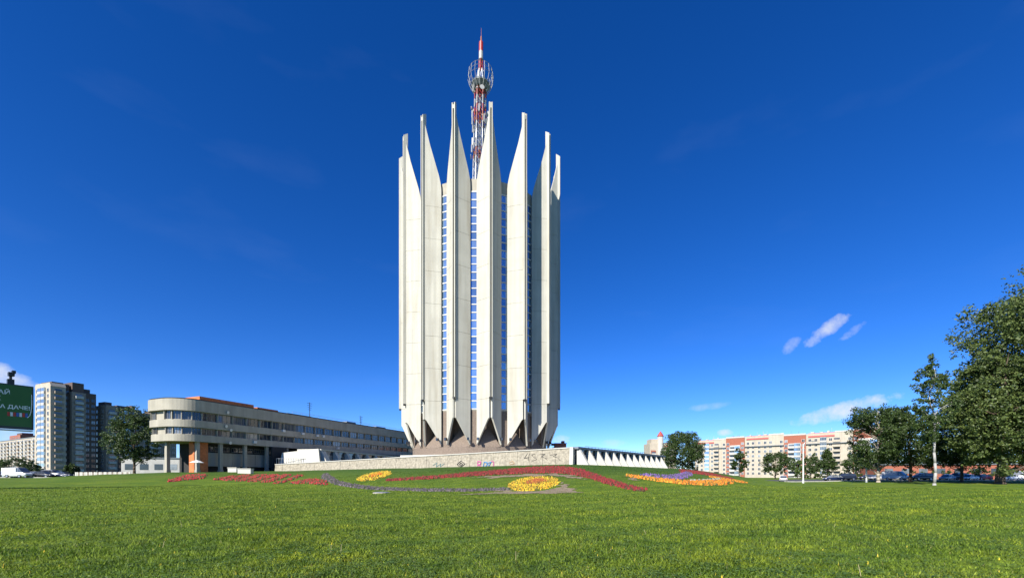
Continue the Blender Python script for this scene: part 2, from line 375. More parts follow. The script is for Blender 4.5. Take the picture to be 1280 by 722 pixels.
py_mesh = MB().add([(0, -14.8, zz(13.0)), (-2.55, -17.2, zz(8.0)), (2.55, -17.2, zz(8.0)), (2.4, -14.6, zz(8.0)), (-2.4, -14.6, zz(8.0))], [(0, 1, 2), (0, 2, 3), (0, 3, 4), (0, 4, 1), (1, 4, 3, 2)]).mesh('base_pyramid', M['brown'])
for k in range(NP):
    link('base_pier', gp_mesh, tower, rz=R(TH0 + 360 / NP * (k + .5))); link('base_pyramid', py_mesh, tower, rz=R(TH0 + 360 / NP * k))
NR = 27; ph = (64.1 - 16.3) / NR
strip = MB(); rs = 17.05
strip.box(-1.25, 1.25, -rs, -rs + .45, zz(15.9), zz(67.0))
fr = MB()
for i in range(NR + 1): fr.box(-1.1, 1.1, -rs - .16, -rs - .003, zz(16.3 + i * ph) - .11, zz(16.3 + i * ph) + .11)
for x in (-1.0, 1.0): fr.box(x - .06, x + .06, -rs - .15, -rs - .004, zz(16.3), zz(64.1))
strip_mesh = strip.mesh('window_strip', M['cream_side']); fr_mesh = fr.mesh('frame', M['white_frame'])
pane = MB(); pane.box(-1.0, 1.0, -rs - .07, -rs - .005, .16, ph - .16); pane_mesh = pane.mesh('pane', M['glass'])
allp = MB()
for i in range(NR): allp.box(-1.0, 1.0, -rs - .07, -rs - .005, zz(16.3 + i * ph) + .16, zz(16.3 + (i + 1) * ph) - .16)
allp_mesh = allp.mesh('pane', M['glass'])
for k in range(NP):
    th = TH0 + 360 / NP * (k + .5); tt = (th + 180) % 360 - 180
    st = link('window_strip', strip_mesh, tower, rz=R(th)); link('frame', fr_mesh, st)
    if -45 < tt < 45:
        for i in range(NR): link('pane', pane_mesh, st, (0, 0, zz(16.3 + i * ph)))
    else: struct(link('pane', allp_mesh, st), 'stuff')

# ------------------------------------------------------------------ mast on the tower
mz0 = 70.5
mast = thing('antenna_mast', 'red and white lattice antenna mast with a round cage on the tower roof', 'mast', (P(598.5, 594, 111.5).x, TCY, mz0))
mast.rotation_euler = (0, R(.8), 0)
zm = lambda y: EYE + (HZ - y) / F * 111.5 - mz0
NB = 14; z_lo, z_hi = 0, zm(113)
def hexp(r, z, n=6): return [Vector((r * math.cos(2 * math.pi * i / n), r * math.sin(2 * math.pi * i / n), z)) for i in range(n)]
for i in range(NB):
    za, zb = z_lo + (z_hi - z_lo) * i / NB, z_lo + (z_hi - z_lo) * (i + 1) / NB
    b = MB(); n = 6; ra, rb = 1.75 - .25 * i / NB, 1.75 - .25 * (i + 1) / NB
    A, B = hexp(ra, za, n), hexp(rb, zb, n); Mi = [(a + c) / 2 for a, c in zip(A, B)]
    for j in range(n):
        b.bar(A[j], B[j], .11, 5); b.bar(A[j], B[(j + 1) % n], .055, 4); b.bar(A[(j + 1) % n], B[j], .055, 4); b.bar(B[j], B[(j + 1) % n], .06, 4)
        b.bar(Mi[j], Mi[(j + 1) % n], .045, 4)
    b.bar((0, 0, za), (0, 0, zb), .3, 6)
    mm = M['grey_metal'] if i < 5 else [M['white_paint'], M['orange_paint'], M['white_paint'], M['grey_metal'], M['white_paint'], M['orange_paint'], M['red_paint'], M['white_paint'], M['red_paint']][(i - 5) % 9]
    obj('lattice_section', b, mm, mast)
ant = [MB().box(-.12, .12, -.2, .1, 0, 1.9).bar((0, 0, .4), (0, .7, .4), .05, 4).mesh('panel_antenna', M['white_paint']),
       MB().lathe([(.05, 0), (.35, .05), (.55, .2), (.6, .32)], 10).mesh('dish_antenna', M['white_paint'])]
for k in range(30):
    h = rng.uniform(zm(200), zm(118)); a = rng.uniform(0, 6.283); o = link('panel_antenna' if k % 4 else 'dish_antenna', ant[0 if k % 4 else 1], mast, (2.05 * math.cos(a), 2.05 * math.sin(a), h), a + math.pi / 2)
    if k % 4 == 0: o.rotation_euler = (R(90), 0, a + math.pi / 2)
    if k % 4 == 1: o.data = o.data  # shared
cage = MB(); n = 16
zc = [zm(116), zm(108), zm(100), zm(89)]; rcg = [1.7, 2.8, 3.3, 3.05]
for j in range(n):
    for q in range(3):
        a, b = hexp(rcg[q], zc[q], n)[j], hexp(rcg[q + 1], zc[q + 1], n)[j]; cage.bar(a, b, .055, 4)
    for q in range(4):
        a = hexp(rcg[q], zc[q], n); cage.bar(a[j], a[(j + 1) % n], .05, 4)
    a = hexp(3.2, (zc[2] + zc[3]) / 2, n); cage.bar(a[j], a[(j + 1) % n], .05, 4)
    cage.bar((0, 0, zc[1]), hexp(2.8, zc[1], n)[j], .06, 4)
obj('cage', cage, M['white_paint'], mast)
pl = MB()
for j in range(6):
    a, b = hexp(1.55, zm(116), 6), hexp(.7, zm(88), 6); pl.bar(a[j], b[j], .12, 5); pl.bar(a[j], b[(j + 1) % 6], .06, 4)
obj('cage_core', pl, M['grey_metal'], mast); obj('platform', MB().lathe([(1.7, zm(112)), (2.5, zm(108)), (2.5, zm(107.2))], 12), M['slate'], mast)
tb = MB()
for j in range(4):
    A = hexp(.55, zm(88), 4); B = hexp(.5, zm(75), 4); tb.bar(A[j], B[j], .1, 5); tb.bar(A[j], B[(j + 1) % 4], .06, 4); tb.bar(A[(j + 1) % 4], B[j], .06, 4)
tb.bar((0, 0, zm(88)), (0, 0, zm(75)), .22, 6); obj('upper_lattice', tb, M['red_paint'], mast)
obj('white_tube', MB().lathe([(.5, zm(75)), (.55, zm(74.5)), (.55, zm(65))], 12), M['white_paint'], mast, smooth=False)
obj('red_tube', MB().lathe([(.55, zm(64.99)), (.55, zm(53.5)), (.25, zm(52))], 12), M['red_paint'], mast)
obj('lightning_rod', MB().lathe([(.2, zm(52)), (.16, zm(46)), (.05, zm(45)), (.03, zm(35.5))], 8), M['orange_paint'], mast)

# ------------------------------------------------------------------ podium: terrace, wall, buttressed galleries
CO = np.array((10.5, 78.0)); LE = np.array((-57.3, 104.0)); RE = np.array(P(829, 594, 113)[:2])
wd = (LE - CO) / np.linalg.norm(LE - CO); wn = np.array((wd[1], -wd[0])) * -1
if wn[1] > 0: wn = -wn                                     # faces the camera
terr = MB(); tpts = [CO + (.6, 1.2), RE + (-.3, 1.2), (40, 150), (-26, 150), (-29.5, 116), CO + wd * 38 + np.array((.7, 1.4))]
terr.prism([tuple(p) for p in tpts], 1.5, DECK); terr_o = obj('terrace', terr, M['white_conc'])
tag(terr_o, 'pale concrete terrace the petal tower stands on', 'terrace')
wall = thing('retaining_wall', 'long rough cream stone retaining wall with graffiti below the tower', 'wall', (CO[0], CO[1], 0), math.atan2(wd[1], wd[0]))
WL = float(np.linalg.norm(LE - CO)); wtop = lambda s: 6.56 + (4.22 - 6.56) * s / WL
NS = 29
side_ = -1 if (np.array((-wd[1], wd[0])) @ wn) < 0 else 1
cpier = MB().slab([(-.75, side_ * .9, 3.0), (-.1, side_ * .9, 3.0), (-.1, side_ * .5, 6.75), (-.75, side_ * .5, 6.75)], [(-.75, -side_ * 3, 3.0), (-.1, -side_ * 3, 3.0), (-.1, -side_ * 3, 6.75), (-.75, -side_ * 3, 6.75)])
wloc = lambda s: (CO + wd * s)
side = -1 if (np.array((-wd[1], wd[0])) @ wn) < 0 else 1   # local +y is the left normal of wd
for i in range(NS):
    s0, s1 = WL * i / NS, WL * (i + 1) / NS
    b = MB(); e = rng.uniform(0, .04); j = .02
    yf, yb = side * (.25 + e), -side * .35
    za = [g1(*wloc(s)) - .5 for s in (s0, s1)]
    pts = [(s0 + j, za[0]), (s1 - j, za[1]), (s1 - j, wtop(s1)), (s0 + j, wtop(s0))]
    b.slab([(s, yf + side * (.25 if z < 5 and z < wtop(s) - .5 else 0), z) for s, z in pts], [(s, yb, z) for s, z in pts]); obj('stone_panel', b, M['stone'], wall)
cp = MB(); cp.slab([(0, side * .42, wtop(0) + .004), (WL, side * .42, wtop(WL) + .004), (WL, side * .42, wtop(WL) + .16), (0, side * .42, wtop(0) + .16)],
                   [(0, -side * .5, wtop(0) + .004), (WL, -side * .5, wtop(WL) + .004), (WL, -side * .5, wtop(WL) + .16), (0, -side * .5, wtop(0) + .16)]); obj('coping', cp, M['white_conc'], wall)
obj('corner_pier', cpier, M['white_conc'], wall)
# graffiti strokes, given as photo pixels on the wall face
def wall_pt(px, py):
    dx = (px - 640) / F; o = CO + wn * .56
    # solve o + wd*s = Y*(dx,1)
    A = np.array([[wd[0], -dx], [wd[1], -1.0]]); s, Y = np.linalg.solve(A, -o); z = EYE + (HZ - py) / F * Y
    f = .56 - .25 * (z - 3) / 3.5
    return Vector((s, side * f, z))
paint = {k: mat('graffiti_' + k, c, .7, .1) for k, c in dict(black=(.03, .03, .035), pink=(.55, .08, .3), blue=(.05, .2, .42), teal=(.12, .3, .32), orange=(.5, .28, .12)).items()}
def stroke(pts, colour, r=.09):
    b = MB(); w = [wall_pt(*p) for p in pts]
    for a, c in zip(w[:-1], w[1:]): b.bar(a, c, r, 4)
    obj('graffiti', b, paint[colour], wall)
for pts in ([(659, 566), (655, 572.5), (661, 571)], [(661, 566), (660, 575)], [(668, 567), (664, 568), (667, 571), (671, 574), (665, 575.5)], [(674, 567.5), (681, 567), (676, 570.5), (682, 572), (684, 575)],
            [(687, 568.5), (696, 567), (691, 570), (697, 571.5), (700, 575)]): stroke(pts, 'black', .035)
stroke([(571, 580), (576, 575.5), (581, 579.5), (576, 583.5), (571, 580)], 'black', .07); stroke([(574, 580), (576, 578), (578, 580), (576, 582), (574, 580)], 'black', .08)
stroke([(597, 584), (597, 576), (601, 577), (600, 580), (597, 580), (602, 583)], 'pink', .08); stroke([(604, 583), (605, 577), (609, 578), (608, 582), (605, 583)], 'blue', .1); stroke([(610, 578), (614, 577), (611, 582), (608, 577)], 'blue', .09)
stroke([(614, 576), (617, 577), (617, 582), (614, 583)], 'pink', .07); stroke([(541, 581), (546, 578), (545, 583), (551, 579), (550, 583), (555, 579)], 'teal', .04); stroke([(636, 578), (641, 576), (643, 579), (637, 580)], 'orange', .04)

def gallery(name, label, a, b, z_top, n, zg, foot=1.5, outward=None, thick=.2, slab='slate'):
    """glazed gallery with sloping white buttresses between plan points a and b"""
    a, b = np.array(a, float), np.array(b, float); d = (b - a); Lg = np.linalg.norm(d); d /= Lg
    nrm = np.array((-d[1], d[0])); s = 1 if nrm @ np.array(outward) > 0 else -1
    g = thing(name, label, 'gallery', (a[0], a[1], 0), math.atan2(d[1], d[0]))
    zb = lambda t: g1(*(a + d * t)) - .3
    m = MB(); pts = [(0, zb(0)), (Lg, zb(Lg)), (Lg, z_top), (0, z_top)]
    m.slab([(x, 0, z) for x, z in pts], [(x, -s * 6, z) for x, z in pts]); obj('wall', m, M['glass_dark'], g)
    r = MB(); r.box(-.3, Lg + .3, *sorted((s * .55, -s * 6.2)), z_top + .004, z_top + .4); obj('roof_slab', r, M[slab], g)
    step = Lg / n
    for i in range(n):
        t = step * (i + .12); q = MB(); w = thick if i else thick * 1.6
        zl, zr = zb(t), z_top
        prof = [(s * .02, zl), (s * foot, zl), (s * .5, zr - .05), (s * .02, zr - .05)]
        q.slab([(t - w, y, z) for y, z in prof], [(t + w, y, z) for y, z in prof]); obj('buttress', q, M['white_conc'], g)
        p = MB(); p.box(t + w + .03, t + step - w - .03, *sorted((s * .03, s * .12)), zl + .5, zr - 1.0); obj('window', p, M['glass_dark'], g)
    return g
gallery('buttressed_gallery', 'glazed gallery with a row of white sloping buttresses at the terrace corner', CO + np.array((1.3, .2)), RE, 6.45, 13, 3.5, outward=(1, -1), foot=2.5)
gl_a = np.array(P(400, 594, 107)[:2]); gl_b = np.array(P(512, 594, 158)[:2])
gallery('buttressed_gallery', 'glazed gallery with white slanted buttresses behind the stone wall', gl_a, gl_b, EYE + 31.5 * 106 / F, 10, 2.6, outward=(1, -.4), foot=3.5, thick=.55, slab='white_conc')
# white sloping block at the gallery's end
zt = EYE + 33.5 * 106 / F
blk = MB(); p0 = np.array(P(347, 594, 107)[:2]); p1 = np.array(P(401, 594, 104.5)[:2])
fr_ = [(*p0, 2.2), (*p1, 2.2), (*(p1 + (-1.0, .9)), zt), (*(p0 + (.6, .9)), zt - .9)]
blk.slab(fr_, [(x - 1.5, y + 7, z) for x, y, z in fr_]); bo = obj('entrance_block', blk, M['white_conc'])
tag(bo, 'white windowless sloping block standing behind the low stone wall', 'block')
fence_b = MB()
for i in range(14): fence_b.bar((p0[0] + .4 + i * .6, p0[1] - 1.2, 4.1), (p0[0] + .4 + i * .6, p0[1] - 1.2, 5.9), .05, 4)
fence_b.bar((p0[0] + .2, p0[1] - 1.2, 5.8), (p0[0] + 8.6, p0[1] - 1.2, 5.8), .05, 4); fence_b.bar((p0[0] + .2, p0[1] - 1.2, 4.3), (p0[0] + 8.6, p0[1] - 1.2, 4.3), .05, 4)
fence_b.box(p0[0] + .1, p0[0] + 8.7, p0[1] - 1.35, p0[1] - 1.05, 1.8, 4.15)
fo = obj('railing', fence_b, M['grey_metal']); tag(fo, 'grey metal railing in front of the white sloping block', 'railing')
# brick stair head and upper tier showing behind the terrace at the right
ph_b = thing('brick_kiosk', 'small red brick roof kiosk on the terrace beside the tower', 'kiosk', (*P(700, 594, 122)[:2], DECK))
m = MB().box(-1.6, 1.6, -1.5, 1.5, -.02, 4.6).box(-2.2, -1.6, -1.2, 1.2, -.02, 3.6).box(.4, 1.2, -1, 1, 4.6, 5.4); obj('wall', m, M['brick'], ph_b)
obj('roof', MB().box(-1.75, 1.75, -1.65, 1.65, 4.604, 4.75), M['slate'], ph_b); obj('door', MB().box(-.5, .5, -1.56, -1.5, 0, 2.2), M['dark'], ph_b)
ut = MB(); d = (RE - CO) / np.linalg.norm(RE - CO); nn = np.array((-d[1], d[0]))
q0, q1 = CO + d * 14 + nn * 5, RE + nn * 5
rl = MB()
for i in range(22):
    a = q0 + (q1 - q0) * i / 21; rl.bar((*a, 6.0), (*a, 7.9), .05, 4)
for z in (7.1, 7.9): rl.bar((*q0, z), (*q1, z), .05, 4)
tag(obj('railing', rl, M['grey_metal']), 'thin metal railing along the roof of the buttressed gallery', 'railing')

# ------------------------------------------------------------------ wing on stilts
A = np.array(P(240, 594, 91)[:2]); B = np.array(P(513, 594, 163)[:2]); u = (B - A) / np.linalg.norm(B - A); WLen = float(np.linalg.norm(B - A)) + 8
WZ = EYE + 97 * 89 / F; WB = EYE + 44 * 89 / F; WW = 12.5
wing = thing('long_wing', 'long grey concrete office wing on stilts with ribbon windows and rounded end', 'building', (A[0], A[1], 0), math.atan2(u[1], u[0]))
# local: x along the wing, -y = face side (right), +y = left
def wing_plan(off=0, r=4.6):
    pts = []; x0, x1, y0, y1 = off * -1, WLen, -off, WW + off; rr = r + off
    cx = 1.8
    for k in range(13): t = R(270 - 90 * k / 12); pts.append((cx + 0 + rr * math.cos(t), r + rr * math.sin(t)))
    for k in range(13): t = R(180 - 90 * k / 12); pts.append((cx + 0 + rr * math.cos(t), WW - r + rr * math.sin(t)))
    pts += [(x1, y1), (x1, y0)]
    return pts
H = WZ - WB; s1 = WB + H * .165; s2 = WB + H * .34; s3 = WB + H * .51; s4 = WB + H * .73
bd = MB(); bd.prism(wing_plan(0), WB, s1); bd.prism(wing_plan(-.55), s1, s2); bd.prism(wing_plan(.25), s2, s3); bd.prism(wing_plan(-.35), s3, s4)
bd.prism(wing_plan(.5), s4, WZ)
# lips: floors step outwards as they rise
obj('body', bd, M['wing_conc'], wing)
obj('roof', MB().prism(wing_plan(.3), WZ + .004, WZ + .25), M['dark'], wing)
wn_mesh = {}
def wwin(w, h, key):
    m = MB(); m.box(0.05, w - .05, -.05, .02, 0, h, 1); 
    for x in (0, w * .33, w * .66, w - .1): m.box(x, x + .07, -.12, -.052, 0, h, 0)
    m.box(0.0, w, -.15, -.053, h - .1, h, 0); m.box(0, w, -.15, -.053, 0, .1, 0)
    return m.mesh('window', [M['wing_conc'], M['glass_dark']])
wm1 = [wwin(3.24, s2 - s1 - .06, 0), wwin(3.24, s4 - s3 - .06, 0)]
pier = [MB().box(-.08, .08, -.4, .1, 0, s2 - s1 - .01).mesh('pier', M['wing_conc']), MB().box(-.08, .08, -.45, .1, 0, s4 - s3 - .01).mesh('pier', M['wing_conc'])]
nb = int((WLen - 2) / 3.4)
for fl_i, (zf, yo) in enumerate(((s1, .55), (s3, .35))):
    for i in range(nb):
        x = i * 3.4 + 2.0
        link('window', wm1[fl_i], wing, (x + .08, yo - .01, zf + .03)); link('pier', pier[fl_i], wing, (x, yo - .002, zf + .005))
    for k in range(9):       # round the end
        for cyy, t0 in ((4.6, 270), (WW - 4.6, 180)):
            t = R(t0 - 22 * (k % 4) - 10)
            if k > 3: continue
            rr = 4.6 - yo + .01; px_, py_ = 1.8 + rr * math.cos(t), cyy + rr * math.sin(t)
            ang = t + math.pi / 2
            o = link('window', wm1[fl_i], wing, (px_ - math.cos(ang) * .85, py_ - math.sin(ang) * .85, zf + .03), ang); o.scale = (.55, 1, 1)
            t2 = t - R(11); link('pier', pier[fl_i], wing, (1.8 + rr * math.cos(t2), cyy + rr * math.sin(t2), zf + .005), t2 + math.pi / 2)
pil = [1.6, 6.6, 12.4, 18.2, 24.0, 29.8]
for i, x in enumerate(pil + [-1.2]):
    for y in ((.9,) if x > 3 else ((.9, 11.4) if x > 0 else (6.2,))):
        w = u * x + np.array((-u[1], u[0])) * y + A; zg = g1(*w) - .3
        obj('pillar', MB().box(-.34, .34, -.34, .34, zg, WB + .02).box(-.42, .42, -.42, .42, zg, zg + .9), M['wing_conc'], wing, (x, y, 0))
zg = 1.6
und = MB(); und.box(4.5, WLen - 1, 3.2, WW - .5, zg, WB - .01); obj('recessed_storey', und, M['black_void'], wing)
for i in range(int((WLen - 6) / 5.8)):
    x = 4.6 + i * 5.8
    obj('wall_panel', MB().box(x, x + 5.74, 2.2, 3.19, WB - 5.2, WB - 2.1), M['slate'] if 0 else M['wing_conc'], wing)
    for j in range(3): link('window', wm1[0], wing, (x + .2 + j * 1.85, 3.18, WB - 1.75)).scale = (.52, 1, .7)
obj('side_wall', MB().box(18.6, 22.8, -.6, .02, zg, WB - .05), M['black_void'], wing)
ow = MB(); ow.box(1.2, 4.3, 1.6, 3.0, 1.5, WB - .02)
for i in range(6): ow.box(1.1 + i * .1, 2.0 + i * .2, 1.2 - .06 * i, 1.6, 1.5, WB - .6 - i * .9)
obj('orange_stair_wall', ow, M['orange_wall'], wing)
obj('roof_house', MB().box(4, 17, 4, 9.5, WZ + .25, WZ + 1.7).box(18, 24, 4, 9, WZ + .25, WZ + 1.3), M['orange_wall'], wing)
rf = MB()
for x in np.arange(28, 82, 3): rf.bar((x, 3.5, WZ + .2), (x, 3.5, WZ + 1.5), .04, 4)
rf.bar((28, 3.5, WZ + 1.5), (WLen, 3.5, WZ + 1.5), .04, 4); obj('roof_railing', rf, M['grey_metal'], wing)
rb = MB(); rb.box(26, 34, 3, 5, WZ + .25, WZ + .9).box(48, 52, 3, 5, WZ + .25, WZ + 1.2).box(62, 67, 3, 4.5, WZ + .25, WZ + 1.1); obj('roof_vent', rb, M['slate'], wing)
for px, hgt in ((387, 4.8), (451, 3.6)):
    a = MB(); dx = (px - 640) / F; t, Y = np.linalg.solve(np.array([[u[0], -dx], [u[1], -1.]]), -(A + np.array((-u[1], u[0])) * 2.5))
    a.bar((t, 2.5, WZ), (t, 2.5, WZ + hgt), .09, 5)
    for q in range(4): a.bar((t - .9 + q * .1, 2.5, WZ + hgt - .3 - q * .6), (t + .9 - q * .1, 2.5, WZ + hgt - .3 - q * .6), .05, 4)
    obj('aerial', a, M['dark'], wing)
acm = MB().box(-.4, .4, -.4, 0, 0, .6).lathe([(.22, .0), (.22, .02)], 10).mesh('air_conditioner', M['white_frame'])
for x, z in ((14.2, WB + .5), (28, s2 + .8), (33, s2 + .7), (35.2, s2 + .7), (41, WB + .6), (22, s2 + 1)): link('air_conditioner', acm, wing, (x, 0 if z < s2 else -.26, z))
dish = MB().lathe([(.05, -.2), (.3, -.12), (.45, .0), (.5, .08)], 12).bar((0, 0, -.2), (0, .0, -.5), .05, 4).mesh('satellite_dish', M['white_frame'])
for x, z, y in ((7.2, s4 + .6, -.75), (7.0, s2 + .9, -.5), (8.1, s2 + .1, -.5), (8.0, WB + .2, -.4)):
    o = link('satellite_dish', dish, wing, (x, y, z)); o.scale = (.7, .7, .7); o.rotation_euler = (R(100), 0, R(10))
# white hall behind the wing's end
wh = thing('white_hall', 'low white building seen behind the stilts of the wing', 'building', (*P(214, 594, 150)[:2], 1.0), R(20))
obj('wall', MB().box(-14, 12, 0, 14, -.5, 6.6), M['apt_white'], wh); obj('roof', MB().box(-14.3, 12.3, -.3, 14.3, 6.604, 6.9), M['slate'], wh)
for i in range(6): obj('window', MB().box(-13 + i * 4.1, -10.6 + i * 4.1, -.06, .05, 2.6, 4.6), M['glass_dark'], wh)

# ------------------------------------------------------------------ apartment blocks
win_s = MB().box(-.75, .75, -.04, .05, 0, 1.5, 1).box(-.85, -.75, -.1, .04, -.1, 1.6).box(.75, .85, -.1, .04, -.1, 1.6).box(-.75, .75, -.1, .04, 1.5, 1.6).box(-.9, .9, -.18, .04, -.18, -.1).box(-.04, .04, -.09, -.042, 0, 1.5).mesh('window', [M['white_frame'], M['glass_dark']])
win_b = MB().box(-.7, .7, -.04, .05, 0, 1.5, 0).box(-.06, .06, -.09, -.042, 0, 1.5, 1).mesh('window', [M['glass_dark'], M['apt_brown']])
def balc(w, m, key):
    b = MB(); b.box(-w / 2, w / 2, -1.1, -1.0, 0, 1.05); b.box(-w / 2, w / 2, -1.1, 0, -.18, 0); b.box(-w / 2, -w / 2 + .08, -1, 0, 0, 1.05); b.box(w / 2 - .08, w / 2, -1, 0, 0, 1.05)
    b.box(-w / 2 + .2, w / 2 - .2, -.06, .02, .05, 2.1, 1)
    return b.mesh('balcony', [m, M['glass_dark']])
def glaz(w, key):
    b = MB(); b.box(-w / 2, w / 2, -.7, 0, 0, .95); b.box(-w / 2 + .05, w / 2 - .05, -.66, 0, .95, 2.5, 1); b.box(-w / 2, w / 2, -.7, 0, 2.5, 2.75)
    for q in range(5): x = -w / 2 + .06 + q * (w - .12) / 4; b.box(x - .04, x + .04, -.69, -.662, .95, 2.5)
    return b.mesh('balcony', [M['apt_white'], M['glass']])
B_white, B_cream, B_brown = balc(3.0, M['apt_white'], 0), balc(3.0, M['apt_cream'], 0), balc(3.0, M['apt_grey'], 0)
B_glz = glaz(3.0, 0)
def facade(parent, x0, y, rz, cols, floors, z0, pitch, ox=0, oy=0, zmax=99):
    """cols: list of (offset, mesh, name)"""
    for x, me, nm in cols:
        for f in range(floors):
            dx, dy = x * math.cos(rz), x * math.sin(rz)
            zoff = .75 if nm == 'window' else .12
            link(nm, me, parent, (ox + dx, oy + dy, z0 + f * pitch + zoff), rz)
ANG = math.atan2(u[1], u[0])
# left tower block A (local x along the shaded street side, face at y=0; lit end at x=0, y>0)
ca = np.array(P(63, 594, 205)[:2]); zgl = 1.1
HA = 45.0
ab = thing('apartment_tower', 'tall cream and brown apartment tower with balconies, the tallest block beyond the street', 'building', (ca[0], ca[1], zgl), ANG)
w = MB(); w.box(0, 5.5, 0, 14.5, -.5, HA - 1.5); obj('wall', w, M['apt_cream'], ab); obj('bay', MB().box(7.5, 12.8, -.8, 14, -.5, HA - 3), M['apt_grey'], ab)
w = MB(); w.box(5.5, 7.5, 1.6, 14, -.5, HA + .5); w.box(8.0, 12.4, .2, 13, HA - 3, HA + 1.8); w.box(1.2, 5.4, 2, 12, HA - 1.5, HA + 1.0); w.box(12.8, 17.5, .8, 13.5, -.5, HA - 2.5); w.box(13.5, 16, 3, 9, HA - 2.5, HA - .3); obj('stair_tower', w, M['apt_brown'], ab)
cr = MB(); cr.slab([(0, -.3, HA - 1.5), (5.5, -.3, HA - 1.5), (5.5, .6, HA + .2), (0, .6, HA + .2)], [(0, 14.8, HA - 1.5), (5.5, 14.8, HA - 1.5), (5.5, 13.9, HA + .2), (0, 13.9, HA + .2)]); obj('roof', cr, M['apt_cream'], ab)
fl16, pit = 15, 2.8
facade(ab, 0, 0, 0, [(2.8, B_brown, 'balcony')], fl16, 1.0, pit)
facade(ab, 0, 0, 0, [(10.1, B_white, 'balcony')], 14, 2.5, pit, oy=-.8)
facade(ab, 0, 0, 0, [(6.5, win_b, 'window')], fl16, 1.0, pit, oy=1.6); facade(ab, 0, 0, 0, [(14.0, win_b, 'window'), (16.3, win_b, 'window')], 14, 1.0, pit, oy=.8)
# lit end: face x=0 looking to -x : rotate by -90
facade(ab, 0, 0, R(-90), [(-2.2, win_s, 'window'), (-12.6, win_s, 'window')], fl16, 1.0, pit)
facade(ab, 0, 0, R(-90), [(-5.9, B_glz, 'balcony'), (-9.2, B_glz, 'balcony')], fl16, 1.0, pit)
# block B
bs = 21.0; cb = ca + u * bs; HB = 37.5
bb = thing('apartment_block', 'brown and white apartment block with blue glazed bay, lower neighbour of the tallest tower', 'building', (cb[0], cb[1], zgl), ANG)
w = MB(); w.box(0, 5, -.5, 13, -.5, HB); w.box(11, 16, 0, 13, -.5, HB - .5); w.box(16, 34, .6, 13, -.5, HB - 2); obj('wall', w, M['apt_grey'], bb)
w = MB(); w.box(5, 11, .4, 12, -.5, HB + .6); w.box(1, 4, 3, 9, HB, HB + 2); w.box(12.5, 14, 2, 8, HB - .5, HB + 1.6); w.box(22, 27, 3, 9, HB - 2, HB); obj('stair_tower', w, M['apt_brown'], bb)
facade(bb, 0, 0, 0, [(2.5, B_white, 'balcony')], 12, 1.0, 2.9, oy=-.5)
facade(bb, 0, 0, 0, [(6.6, win_b, 'window')], 12, 1.0, 2.9, oy=.4); facade(bb, 0, 0, 0, [(9.3, B_glz, 'balcony')], 12, 1.0, 2.9, oy=.4)
facade(bb, 0, 0, 0, [(13.5, B_brown, 'balcony')], 12, 1.0, 2.9); facade(bb, 0, 0, 0, [(18, win_b, 'window'), (21.5, B_white, 'balcony'), (25, win_b, 'window'), (29, B_glz, 'balcony'), (32.5, win_b, 'window')], 11, 1.0, 2.9, oy=.6)
facade(bb, 0, 0, R(-90), [(-3, win_s, 'window'), (-8, win_s, 'window')], 12, 1.0, 2.9)
# long white low block and orange block at the far left
lc0, lc1 = np.array(P(-12, 594, 400)[:2]), np.array(P(58, 594, 330)[:2]); dl = lc1 - lc0; LL = float(np.linalg.norm(dl))
lb = thing('apartment_block', 'long pale apartment block with white balconies beside the tall tower', 'building', (lc0[0], lc0[1], zgl), math.atan2(dl[1], dl[0]))
obj('wall', MB().box(0, LL, 0, 13, -.5, 31), M['apt_cream'], lb); obj('roof', MB().box(-.3, LL + .3, -.3, 13.3, 31.004, 31.6), M['slate'], lb)
facade(lb, 0, 0, 0, [(x, B_brown if i % 3 == 2 else B_white, 'balcony') if i % 2 else (x, win_s, 'window') for i, x in enumerate(np.arange(3, LL - 2, 4.6))], 10, .6, 3.0)
ob = thing('apartment_block', 'orange brick apartment block rising behind the long pale block', 'building', (*P(12, 594, 450)[:2], zgl), math.atan2(dl[1], dl[0]))
obj('wall', MB().box(0, 34, 0, 14, -.5, 42), M['brick'], ob); obj('roof', MB().box(10, 26, 3, 11, 42, 44.5), M['apt_brown'], ob)
facade(ob, 0, 0, 0, [(x, win_s, 'window') for x in (4, 9, 14, 20, 26, 31)], 4, 29, 3.0)

# right hand crescent of sections
ra, rb_ = np.array(P(868, 594, 285)[:2]), np.array(P(1068, 594, 225)[:2]); dr = rb_ - ra; LR = float(np.linalg.norm(dr)); dr /= LR
AR = math.atan2(dr[1], dr[0])
win_r = MB().box(-.65, .65, -.04, .05, 0, 1.4, 1).box(-.75, -.65, -.1, .04, -.1, 1.5).box(.65, .75, -.1, .04, -.1, 1.5).box(-.65, .65, -.1, .04, 1.4, 1.5).box(-.05, .05, -.09, -.042, 0, 1.4).mesh('window', [M['white_frame'], M['glass_dark']])
secs = [('cream apartment section with red mansard roof at the crescent end beside the bushy dark tree', 0), ('apartment section of red brick with white balconies between cream neighbours', 1),
        ('cream apartment section with small square windows and a dark ledge behind the street trees', 2), ('red brick apartment section with white loggias behind the pale lamp post', 1),
        ('cream apartment section with wide red mansard behind the parked dark cars', 0), ('brick apartment section partly hidden by the row of lawn trees', 1)]
WID = [19.5, 10.5, 20.5, 10.5, 20.5, 12.0]; XS = np.concatenate([[0], np.cumsum(WID)]) * LR / 82.0
